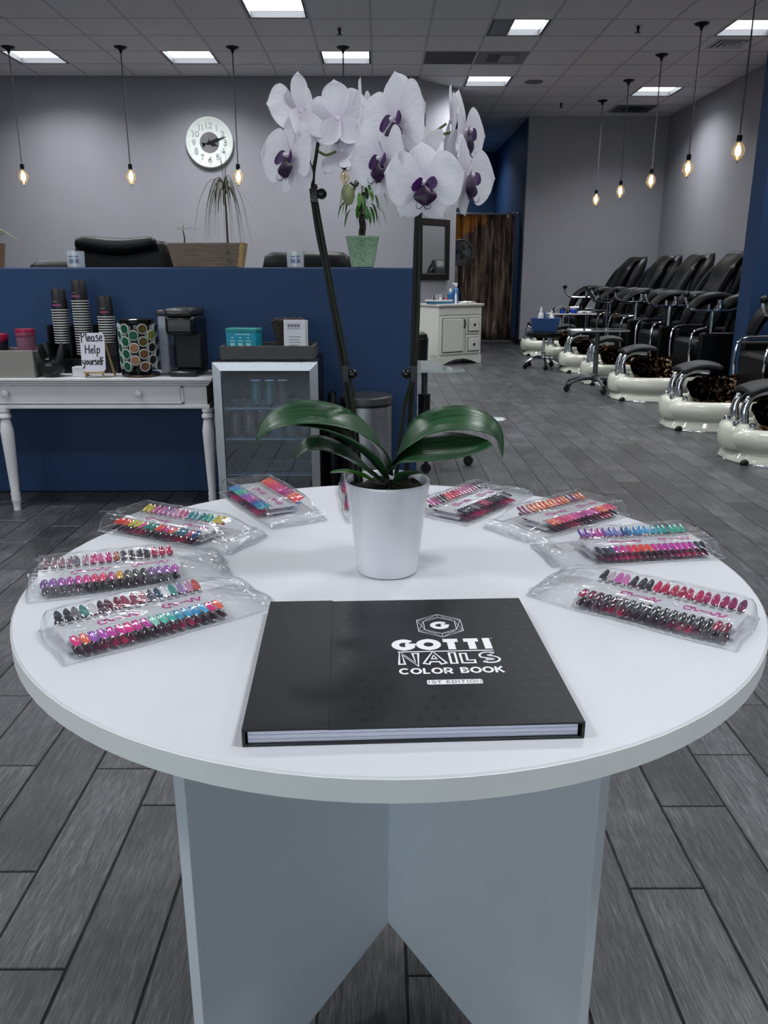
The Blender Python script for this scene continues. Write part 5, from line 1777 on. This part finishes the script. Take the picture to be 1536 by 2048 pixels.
for z0_, z1_ in ((.40, .645), (.135, .385)):
    q = raised(VW * .62, VW - .02, z0_, z1_, 'drawer')
    MB().lathe([(.007, 0), (.007, .012), (.017, .02), (.014, .03), (.001, .032)], 12, (VW * .80, -.012, (z0_ + z1_) / 2), axis='y').build('knob', M_CANOPY, q)
def vloc(a, b):
    return vb + vd.normalized() * a + Vector((-vd.normalized().y, vd.normalized().x, 0)) * b
M_BLUEP = mat('blue_liquid', '1d5c8f', .25, coat=.4)
M_WP = mat('white_plastic', 'dcdde0', .35)
def bottle(x, y, z, r, h, body, cap, label, spray=False):
    t = thing('bottle', label, 'bottle', (x, y, z), 0, 'bottles on the vanity')
    MB().lathe([(r * .95, 0), (r, .004), (r, h * .62), (r * .8, h * .72), (r * .4, h * .78), (r * .4, h * .8)], 18).build('body', body, t)
    if spray:
        MB().lathe([(r * .42, h * .8), (r * .45, h * .9), (r * .35, h)], 12).build('cap', cap, t)
        B(-r * 1.1, r * .5, -r * .35, r * .35, h * .9, h).build('trigger', cap, t, bevel=.004)
    else:
        MB().lathe([(r * .45, h * .78), (r * .42, h * .9), (r * .12, h)], 12).build('cap', cap, t)
p = vloc(.30, .16); bottle(p.x, p.y, VH, .038, .20, M_BLUEP, M_WP, 'shorter blue bottle with a white cap on the vanity')
p = vloc(.42, .20); bottle(p.x, p.y, VH, .04, .27, M_BLUEP, M_WP, 'taller blue spray bottle with a white head on the vanity', True)
p = vloc(.31, .05); bottle(p.x, p.y, VH, .016, .17, M_WP, M_WP, 'slim white bottle at the front of the vanity')
trp = vloc(.12, .18)
tr_ = thing('supply_tray', 'white and blue plastic tray of small supplies on the vanity', 'tray', (trp.x, trp.y, VH), va)
B(-.14, .14, -.10, .10, 0, .035).build('blue_base', mat('tray_blue', '3f7f9f', .5), tr_, bevel=.008)
mb = MB().box(-.15, .15, -.11, -.10, .035, .055).box(-.15, .15, .10, .11, .035, .055).box(-.15, -.14, -.10, .10, .035, .055).box(.14, .15, -.10, .10, .035, .055).box(-.14, .14, -.1, .1, .035, .040)
mb.build('white_rim', M_WP, tr_, smooth=0)
for k in range(12):
    xx, yy = -.12 + .022 * k, -.05 + .10 * ((k * 7) % 5) / 5
    pp = vloc(.12 + xx, .18 + yy)
    kind = k % 4
    c_ = thing('polish_bottle', 'tiny polish bottle crowded in the supply tray', 'bottle', (pp.x, pp.y, VH + .0402), 0, 'polish bottles in the supply tray')
    MB().lathe([(.012, 0), (.013, .002), (.013, .035), (.006, .042)], 10).build('body', (M_BLACK, M_WP, mat('polish_red', 'b02a2a', .3), M_STEEL)[kind], c_)
    MB().lathe([(.006, .042), (.0065, .075), (.005, .08)], 8).build('cap', (M_BLACK, M_WP, M_BLACK, M_WP)[(k * 3) % 4], c_)
pp = vloc(.58, .15)
tw = MB().surf(14, 10, lambda s, t: ((s - .5) * .2, (t - .5) * .16, .006 + .02 * abs(math.sin(s * 7 + t * 4)) * math.sin(PI * s) ** .5)).build('towel', mat('towel_white', 'c8cccc', .9), None, (pp.x, pp.y, VH), (0, 0, va), solid=.004)
tag(tw, 'crumpled white cloth at the right end of the vanity', 'towel')
bn = thing('waste_bin', 'small black rounded bin beside the vanity, half hidden by the blue half wall', 'bin', (.50, 10.85, 0))
MB().lathe([(.11, 0), (.13, .005), (.14, .36), (.12, .43), (.06, .46), (.001, .465)], 24).build('body', M_BLACK, bn)
MB().lathe([(.142, .355), (.143, .37), (.14, .372)], 24, cap=False).build('rim', M_CANOPY, bn)

# --- printed curtain
def curtain_mat():
    nt = NT('printed_curtain')
    tc = nt.n('ShaderNodeTexCoord')
    mp = nt.n('ShaderNodeMapping')
    mp.inputs['Scale'].default_value = (9, 1, 1.1)
    nt.l(tc.outputs['Object'], mp.inputs[0])
    n1 = nt.n('ShaderNodeTexNoise', Scale=1.4, Detail=7.0, Roughness=.65, Distortion=.8)
    nt.l(mp.outputs[0], n1.inputs['Vector'])
    r1 = ramp(nt, [(.33, lin('1a1614')), (.46, lin('4a3b34')), (.56, lin('7a6558')), (.68, lin('a8988c'))])
    nt.l(n1.outputs['Fac'], r1.inputs[0])
    sp_ = nt.n('ShaderNodeSeparateXYZ')
    nt.l(tc.outputs['Object'], sp_.inputs[0])
    n2 = nt.n('ShaderNodeTexNoise', Scale=2.4, Detail=5.0)
    nt.l(tc.outputs['Object'], n2.inputs['Vector'])
    # amber foliage towards the top left of the print
    a1 = nt.n('ShaderNodeMath', _operation='MULTIPLY_ADD')
    a1.inputs[1].default_value = .9
    a1.inputs[2].default_value = -1.02
    nt.l(sp_.outputs[2], a1.inputs[0])
    a2 = nt.n('ShaderNodeMath', _operation='MULTIPLY_ADD')
    a2.inputs[1].default_value = -.55
    nt.l(sp_.outputs[0], a2.inputs[0])
    nt.l(a1.outputs[0], a2.inputs[2])
    a3 = nt.n('ShaderNodeMath', _operation='ADD')
    nt.l(a2.outputs[0], a3.inputs[0])
    nt.l(n2.outputs['Fac'], a3.inputs[1])
    r2 = ramp(nt, [(.95, (0, 0, 0)), (1.0, (1, 1, 1))])
    a4 = nt.n('ShaderNodeMath', _operation='MULTIPLY')
    a4.inputs[1].default_value = .72
    nt.l(a3.outputs[0], a4.inputs[0])
    nt.l(a4.outputs[0], r2.inputs[0])
    am = ramp(nt, [(.3, lin('4a2c16')), (.48, lin('a8682c')), (.64, lin('d8a050'))])
    nt.l(n1.outputs['Fac'], am.inputs[0])
    mx = nt.n('ShaderNodeMix', _data_type='RGBA')
    nt.l(r2.outputs[0], mx.inputs[0])
    nt.l(r1.outputs[0], mx.inputs[6])
    nt.l(am.outputs[0], mx.inputs[7])
    nt.l(mx.outputs[2], nt.b.inputs['Base Color'])
    nt.b.inputs['Roughness'].default_value = .6
    return nt.m
cu = thing('printed_curtain', 'dark woodland photo-print curtain hanging across the blue hallway', 'curtain', (1.80, 14.9, 0))
def cf(s, t):
    x = -.62 + 1.18 * s
    return (x, .035 * math.sin(s * 46) * (1 - .3 * t) + .02 * math.sin(s * 17), 2.17 - 2.13 * t)
MB().surf(110, 8, cf).build('cloth', curtain_mat(), cu, smooth=80, solid=.003)
MB().tube([(-.68, 0, 2.19), (.60, 0, 2.19)], .014, 10).build('rod', M_STEEL, cu)
MB().ball((.60, 0, 2.19), .026).build('rod_end', M_CHROME, cu)
for k in range(9):
    MB().lathe([(.026, -.004), (.030, 0), (.026, .004)], 12, (-.58 + k * .138, 0, 2.185), axis='x', cap=False).build('ring', M_STEEL, cu)
# --- pedestal fan in front of the curtain
fn = thing('pedestal_fan', 'dark grey round pedestal fan in front of the printed curtain', 'fan', (1.29, 13.6, 0))
fz = at(925, 505, 13.6).z
MB().lathe([(.16, 0), (.16, .02), (.03, .05), (.022, .3), (.02, fz - .22)], 20).build('stand', M_BLACK, fn)
M_FANG = mat('fan_grey', '4c5356', .5, .2)
MB().lathe([(.05, -.14), (.10, -.12), (.11, -.04), (.05, .0)], 20, (0, 0, fz), axis='y').build('motor', M_BLACK, fn)
for k in range(7):
    r_ = .03 + .027 * k
    MB().lathe([(r_ - .005, .075), (r_, .08), (r_ + .005, .075)], 28, (0, 0, fz), axis='y', cap=False).build('grille_ring', M_FANG, fn)
MB().lathe([(.185, -.02), (.205, .01), (.205, .05), (.19, .078)], 32, (0, 0, fz), axis='y', cap=False).build('rim', M_FANG, fn)
for k in range(3):
    a = 2 * PI * k / 3
    def bl(s, t, a=a):
        r_ = .03 + .14 * s
        th = a + (t - .5) * 1.5 * (.5 + s * .5)
        return (r_ * math.cos(th), -.03 + .03 * (t - .5), fz + r_ * math.sin(th))
    MB().surf(6, 6, bl).build('blade', M_FANG, fn, solid=.003)
# --- floor drain cover
dn = thing('floor_drain', 'small round pale drain cover set in the floor', 'drain', (1.0, 6.84, 0))
MB().lathe([(.001, .0035), (.070, .0035), (.074, .0)], 28, cap=False).build('cover', mat('drain_metal', 'b7bcbb', .4, .3), dn)
MB().lathe([(.0745, .0002), (.0765, .003), (.079, .0)], 28, cap=False).build('ring', M_STEEL, dn)

# ================================================================ pedicure chairs
def pedi_chair(bar=True):
    t = thing('pedicure_chair', '-', 'pedicure chair', (0, 0, 0), 0, 'pedicure chairs along the right wall')
    N = 44
    def plan(k, z, zf=0.0, kx=None):
        out = []
        for q in range(N):
            a = 2 * PI * q / N
            x = math.copysign(abs(math.cos(a)) ** .80, math.cos(a))
            y = math.copysign(abs(math.sin(a)) ** .72, math.sin(a))
            wy = .315 * (1 - .10 * max(0, -x))
            out.append((.44 + .44 * (kx or k) * x, wy * k * y, z + zf * (x + 1) / 2))
        return out
    rings = [plan(1.0, .006), plan(.985, .035), plan(.93, .065), plan(.925, .075), plan(1.01, .105), plan(1.045, .150), plan(1.035, .195, .01), plan(.98, .222, .012), plan(.90, .228, .012), plan(.84, .215, .012), plan(.72, .10), plan(.60, .075)]
    MB().loft(rings).build('basin', M_CREAM, t, smooth=50)
    MB().loft([plan(1.012, 0), plan(1.014, .006), plan(1.004, .010)]).build('base_trim', M_CHROME, t, smooth=50)
    # front lobe with its seam
    lob = []
    for k, z in ((.9, .085), (1.01, .115), (1.03, .16), (1.0, .205), (.9, .238), (.7, .250), (.3, .253)):
        lob.append([(.075 + (.105 * math.cos(a)) * k, .17 * math.sin(a) * k, z) for a in [2 * PI * q / 24 for q in range(24)]])
    MB().loft(lob).build('front_deck', M_CREAM, t, smooth=60)
    # liner with high back and far side
    def linf(s, q):
        a = 2 * PI * q
        x = math.copysign(abs(math.cos(a)) ** .8, math.cos(a))
        y = math.copysign(abs(math.sin(a)) ** .8, math.sin(a))
        hi = .150 * max(0, min(1, .25 + .65 * y + .5 * max(0, x)))
        k = .66 + .20 * s
        return (.50 + .36 * k * x, .30 * k * y, .10 + (.135 + hi) * s + .008 * math.sin(a * 13) * s)
    MB().surf(10, 80, linf).build('basin_liner', M_FOIL, t, smooth=80)
    MB().loft([[(.50 + .25 * math.cos(a), .20 * math.sin(a), .104) for a in [2 * PI * q / 24 for q in range(24)]]] * 1 + [[(.50 + .01 * math.cos(a), .01 * math.sin(a), .10) for a in [2 * PI * q / 24 for q in range(24)]]], cap=False).build('liner_bottom', M_BLACKG, t)
    # foot rest
    for s in (-1, 1):
        MB().tube(spline([(.085, s * .075, .235), (.075, s * .075, .34), (.11, s * .075, .42), (.20, s * .075, .455), (.30, s * .075, .452)], 6), [.030] * 6 + [.026] * 19, 10).build('footrest_arm', M_CHROME, t)
    MB().surf(12, 8, lambda s, q: (.085 + .30 * s, (q - .5) * .24, .425 + .075 * math.sin(PI * (.12 + .62 * s)) - .02 * (2 * q - 1) ** 2)).build('footrest_pad', M_PAD, t, smooth=80, solid=.03)
    for x_, y_ in ((.02, -.10), (.10, -.16), (.035, .09)):
        MB().lathe([(.016, 0), (.019, .012), (.022, .02), (.018, .036), (.008, .04)], 12, (x_, y_, .226 if y_ < -.15 else .236)).build('tap_knob', M_CHROME, t)
    for x_, y_ in ((.05, -.275),):
        MB().ball((.06, -.205, .012), .03, 12, 8, (1, .5, .9)).build('foot_notch', M_BLACK, t)
    # body under the seat
    B(.82, 1.52, -.26, .26, 0.0, .42).build('chair_base', M_BLACK, t, bevel=.03)
    B(.66, 1.26, -.285, .285, .42, .585).build('seat', M_LEATHER, t, bevel=.05)
    for s in (-1, 1):
        MB().tube(spline([(.655, s * .27, .33), (.640, s * .27, .50), (.655, s * .27, .645), (.74, s * .27, .69), (.95, s * .27, .695)], 6), .012, 8).build('seat_frame', M_CHROME, t)
        B(.70, 1.40, s * .315 - .03, s * .315 + .03, .28, .66).build('side_panel', M_LEATHER, t, bevel=.025)
        MB().tube(spline([(.78, s * .34, .70), (.86, s * .345, .86), (1.02, s * .35, .955), (1.22, s * .35, .93), (1.36, s * .345, .76)], 6), [.05, .058, .062, .066, .07, .072] + [.075] * 13 + [.07] * 6, 10, flat=.8).build('armrest', M_LEATHER, t)
    B(.655, .68, -.22, .22, .25, .56).build('calf_panel', M_LEATHER, t, bevel=.01)
    # back: lofted along a reclined spine
    sp_ = spline([(1.20, .44), (1.26, .62), (1.33, .85), (1.42, 1.08), (1.53, 1.28), (1.62, 1.38), (1.70, 1.425)], 5)
    rings = []
    m_ = len(sp_)
    for z_, xf, xr, hw_ in ((.42, 1.16, 1.50, .27), (.60, 1.20, 1.56, .31), (.80, 1.27, 1.61, .335), (1.0, 1.35, 1.66, .335), (1.15, 1.42, 1.70, .32),
                            (1.27, 1.50, 1.735, .285), (1.345, 1.56, 1.755, .24), (1.395, 1.62, 1.765, .19), (1.425, 1.68, 1.775, .13), (1.43, 1.74, 1.79, .06)):
        ring = []
        for q in range(32):
            a = 2 * PI * q / 32
            cy, cx_ = math.cos(a), math.sin(a)
            yy = math.copysign(abs(cy) ** .6, cy) * hw_
            xx = (xf + xr) / 2 + math.copysign(abs(cx_) ** .75, cx_) * (xr - xf) / 2
            if cx_ < 0:
                xx += .035 * (1 - (yy / hw_) ** 2)
            ring.append((xx, yy, z_ + .05 * (xx - xf)))
        rings.append(ring)
    MB().loft(rings).build('backrest', M_LEATHER, t, smooth=60)
    def cush(s, q):
        k = s * (m_ - 1) * .80 + m_ * .10
        i = min(m_ - 2, int(k))
        f_ = k - i
        x_ = sp_[i][0] + (sp_[i + 1][0] - sp_[i][0]) * f_
        z_ = sp_[i][1] + (sp_[i + 1][1] - sp_[i][1]) * f_
        e = math.sin(PI * s) ** .35 * math.sin(PI * q) ** .35
        return (x_ - .03 - .055 * e - .012 * math.sin(s * 22) * e, (q - .5) * .44, z_ + .02 + .03 * e)
    MB().surf(24, 12, cush).build('back_cushion', M_LEATHER, t, smooth=80)
    for s in (-1, 1):
        MB().tube(spline([(1.17, s * .26, .62), (1.25, s * .29, .86), (1.34, s * .285, 1.06), (1.44, s * .25, 1.22), (1.54, s * .18, 1.34)], 5), [.025] * 4 + [.04] * 13 + [.02] * 4, 8).build('wing_bolster', M_LEATHER, t)
    if bar:
        U = spline([(.50, -.43, 1.00), (.50, -.43, .965), (.535, -.43, .90), (.60, -.43, .868), (.76, -.43, .862), (.88, -.43, .866), (.965, -.43, .885), (1.01, -.43, .935)], 5)
        b_ = MB().tube(U, .013, 8).build('tray_bar', M_CHROME, t)
        MB().tube([(.76, -.43, .66), (.76, -.43, .86)], .014, 8).build('post', M_CHROME, b_)
        MB().ball((.50, -.43, 1.01), .032).build('grip', M_BLACK, b_)
        MB().ball((1.012, -.43, .95), .034).build('grip', M_BLACK, b_)
        MB().lathe([(.025, 0), (.03, .03), (.022, .07), (.03, .09)], 12, (.82, -.43, .872)).build('cup_clamp', M_CHROME, b_)
        MB().lathe([(.012, 0), (.014, .05)], 8, (.72, -.43, .872)).build('cup_clamp', M_CHROME, b_)
    return t
def foil():
    nt = NT('copper_foil')
    tc = nt.n('ShaderNodeTexCoord')
    vo = nt.n('ShaderNodeTexVoronoi', Scale=55.0)
    nt.l(tc.outputs['Object'], vo.inputs['Vector'])
    r_ = ramp(nt, [(.0, lin('0c0907')), (.5, lin('2c1d13')), (.8, lin('a87848')), (1.0, lin('fff0d8'))])  # pale cells put the foil's sparkle into its colour
    sx = nt.n('ShaderNodeSeparateColor')
    nt.l(vo.outputs['Color'], sx.inputs[0])
    nt.l(sx.outputs[0], r_.inputs[0])
    nt.l(r_.outputs[0], nt.b.inputs['Base Color'])
    nt.b.inputs['Metallic'].default_value = 1.0
    nt.b.inputs['Roughness'].default_value = .12
    n2 = nt.n('ShaderNodeMix', _data_type='RGBA')
    bp = nt.n('ShaderNodeBump', Strength=1.0, Distance=.02)
    nt.l(sx.outputs[1], bp.inputs['Height'])
    nt.l(bp.outputs[0], nt.b.inputs['Normal'])
    return nt.m
M_FOIL = foil()
M_PAD = mat('footrest_pad', '2b2c2f', .5, var=.1)
PY = [(5.30, 'nearest pedicure chair, cut off by the right edge'), (6.50, 'second nearest pedicure chair, in front of the blue wall stub'),
      (8.05, 'pedicure chair just behind the blue wall stub'), (9.20, 'fourth pedicure chair, beside the glass trolley'),
      (10.35, 'fifth pedicure chair, behind the glass trolley'), (11.45, 'sixth pedicure chair, behind the blue caddy'), (12.55, 'farthest pedicure chair by the grey end wall')]
proto = pedi_chair()
for k, (y, lab) in enumerate(PY):
    o = proto if k == 0 else copy_tree(proto)
    o.location = (2.30 if k < 6 else 2.18, y, 0)
    o['label'] = lab + ', cream basin and black seat'

# ================================================================ rolling things
def caster(mb, x, y):
    mb.lathe([(.028, -.012), (.032, -.008), (.032, .008), (.028, .012)], 14, (x, y, .032), axis='y')
    mb.box(x - .012, x + .012, y - .016, y + .016, .045, .072)
def star(t, n, r_, m, z0, a0=0.0):
    for k in range(n):
        a = a0 + 2 * PI * k / n
        d = Vector((math.cos(a), math.sin(a), 0))
        leg = MB().tube(spline([(0, 0, z0), tuple(d * r_ * .5 + Vector((0, 0, z0 - .005))), tuple(d * r_ + Vector((0, 0, .075)))], 4), [.022] * 5 + [.016] * 4, 8).build('leg', m, t)
        mb = MB()
        caster(mb, d.x * r_, d.y * r_)
        mb.build('caster', M_BLACK, leg)
M_GREYM = mat('trolley_grey', '56595c', .4, .6)
tl = thing('glass_trolley', 'glass-topped rolling trolley among the pedicure chairs', 'trolley', (2.28, 8.62, 0), 0)
star(tl, 5, .34, M_GREYM, .13, R(200))
MB().lathe([(.035, .09), (.035, .16), (.026, .17), (.022, .60), (.05, .612)], 16).build('post', M_GREYM, tl)
pl = [p_ for q in ((.30, .2, 0), (-.30, .2, 90), (-.30, -.2, 180), (.30, -.2, 270)) for p_ in arc(q[0] - math.copysign(.08, q[0]), q[1] - math.copysign(.08, q[1]), .08, .08, q[2], q[2] + 90, 6)]
MB().prism(pl, .622, .634).build('glass_top', M_GLASSG, tl, smooth=30)
B(-.16, .16, -.03, .03, .602, .622).build('top_bracket', M_GREYM, tl, smooth=0, bevel=.004)

gt = thing('glass_trolley', 'glass-topped black rolling trolley beside the end of the blue half wall', 'trolley', (.285, 5.2, 0), 0)
star(gt, 5, .30, M_BLACK, .12, R(-18))
MB().lathe([(.045, .08), (.045, .10), (.040, .11), (.040, .45), (.036, .452)], 18).build('outer_post', M_BLACK, gt)
MB().lathe([(.020, .452), (.020, .585), (.055, .60), (.055, .615)], 16).build('inner_post', M_GREYM, gt)
def gp_(a):
    return None
pl = [(-.30, -.27), (.10, -.275), (.19, -.265), (.232, -.235), (.225, -.20), (.17, -.12), (.12, .02), (.10, .15), (.09, .28), (.0, .32), (-.30, .32)]
pl = [tuple(p_) for p_ in spline([p_ + (0,) for p_ in pl] + [pl[0] + (0,)], 3)][:-1]
MB().prism([(p_[0], p_[1]) for p_ in pl], .616, .630).build('glass_top', M_GLASSG, gt, smooth=30)

st = thing('rolling_stool', 'low black round stool with chrome star base holding a blue caddy', 'stool', (2.13, 10.68, 0), R(12))
star(st, 5, .25, M_CHROME, .14, R(40))
MB().lathe([(.03, .10), (.03, .2), (.018, .21), (.018, .40), (.08, .41)], 14).build('post', M_CHROME, st)
MB().lathe([(.20, .405), (.225, .42), (.225, .46), (.20, .472), (.001, .474)], 28).build('seat', M_LEATHER, st)
MB().tube([(.02, -.02, .40), (.14, -.10, .385)], .006, 6).build('lever', M_CHROME, st)
cd = thing('cleaning_caddy', 'blue plastic caddy on the low black stool', 'caddy', (2.13, 10.68, .4745), R(-8))
M_CAD = mat('caddy_blue', '2d4f82', .45, var=.1)
mb = MB().loft([[(sx * .15, sy * .10, 0) for sx, sy in ((-1, -1), (1, -1), (1, 1), (-1, 1))], [(sx * .185, sy * .125, .17) for sx, sy in ((-1, -1), (1, -1), (1, 1), (-1, 1))],
                [(sx * .172, sy * .114, .17) for sx, sy in ((-1, -1), (1, -1), (1, 1), (-1, 1))], [(sx * .14, sy * .09, .01) for sx, sy in ((-1, -1), (1, -1), (1, 1), (-1, 1))]])
mb.build('tub', M_CAD, cd, smooth=0, bevel=.004)
B(-.01, .01, -.1, .1, .02, .15).build('divider', M_CAD, cd, smooth=0)
MB().tube(spline([(0, -.1, .15), (0, -.06, .23), (0, .06, .23), (0, .1, .15)], 5), .01, 8).build('handle', M_CAD, cd)
bottle(2.065, 10.63, .486, .036, .30, M_WP, M_WP, 'tall white bottle at the left of the blue caddy')
bottle(2.215, 10.69, .486, .034, .26, M_WP, M_WP, 'white bottle at the right of the blue caddy')

# --- white tray stand with small blue things
ts = thing('tray_stand', 'white tray on chrome legs standing between the far basins', 'tray stand', (2.55, 11.03, 0), 0)
TT = .685
B(-.30, .30, -.16, .16, TT - .012, TT).build('tray', mat('tray_white', 'd8d4d4', .45), ts, smooth=0, bevel=.005)
MB().add([(-.28, -.15, TT - .012), (-.14, -.15, TT - .012), (-.16, 0, TT - .075), (-.28, .15, TT - .012), (-.14, .15, TT - .012)], [(0, 2, 1), (0, 3, 2), (1, 2, 4), (3, 4, 2), (0, 1, 4, 3)]).build('bracket', M_BLACK, ts, smooth=0)
for x_ in (-.02, .20):
    MB().tube([(x_, 0, .03), (x_, 0, TT - .012)], .013, 8).build('leg', M_CHROME, ts)
B(-.1, .26, -.16, .05, 0, .03).build('base', M_BLACK, ts, bevel=.008)
B(-.05, .25, -.12, .05, .34, .35).build('lower_shelf', M_BLACK, ts, smooth=0)
M_BLU2 = mat('bright_blue', '1d45a8', .35)
lp = thing('nail_lamp', 'small white and black curing lamp on the white tray', 'lamp', (2.39, 11.03, TT + .0005))
MB().surf(10, 8, lambda s, q: (.10 * math.cos(PI * s), (q - .5) * .2, .002 + .085 * math.sin(PI * s))).build('shell', M_BLACK, lp, solid=.006)
MB().surf(10, 3, lambda s, q: (.104 * math.cos(PI * (.1 + .8 * s)), -.105 + q * .012, .004 + .09 * math.sin(PI * (.1 + .8 * s)))).build('trim', M_WP, lp, solid=.004)
for lab, dx, dy, r_ in (('blue buffer under the small lamp on the white tray', -.14, -.06, .035), ('round blue cup on the white tray', .02, -.03, .048)):
    c_ = thing('supply_cup', lab, 'cup', (2.55 + dx, 11.03 + dy, TT + .0005), 0, 'blue things on the white tray')
    MB().lathe([(r_ * .8, 0), (r_, .01), (r_ * .95, .05), (r_ * .6, .06)], 16).build('body', M_BLU2, c_)
    MB().lathe([(r_ * .62, .058), (r_ * .5, .064), (.001, .064)], 16, cap=False).build('lid', M_WP, c_)
tw2 = MB().surf(12, 8, lambda s, t_: ((s - .5) * .24, (t_ - .5) * .16, .004 + .022 * abs(math.sin(s * 6 + t_ * 3)) * math.sin(PI * s) ** .5)).build('towel', MATS['towel_white'], None, (2.74, 11.03, TT), (0, 0, .1), solid=.004)
tag(tw2, 'folded white cloth at the right of the white tray', 'towel')

# --- tablet on an arm at the far chair
tb_ = thing('tablet_holder', 'tilted tablet on a chrome arm by the far pedicure chairs', 'tablet', (2.94, 10.86, 0), 0)
p0, p1 = at(1170, 572, 10.86), at(1192, 606, 10.86)
c0 = Vector((2.94, 10.86, 0))
a_ = math.atan2(p0.z - p1.z, p0.x - p1.x)
scr = B(-.125, .125, -.09, .09, -.006, .006).build('tablet', M_BLACK, tb_, smooth=0, bevel=.004)
scr.location = (p0 + p1) / 2 - c0
scr.rotation_euler = (0, -a_ , 0)
s2 = B(-.09, .06, -.075, .075, -.0085, -.0062).build('screen', emis('tablet_screen', '2a7f98', .5), scr, smooth=0)
MB().tube([(.04, 0, .03), (.04, 0, .82)], .012, 8).build('pole', M_CHROME, tb_)
MB().tube(spline([tuple(p1 - c0 + Vector((.01, 0, .02))), (.06, 0, .83), (.12, -.02, .90)], 4), .012, 8).build('arm', M_CHROME, tb_)
MB().lathe([(.12, 0), (.12, .02), (.02, .035)], 16, (.04, 0, 0)).build('foot', M_BLACK, tb_)
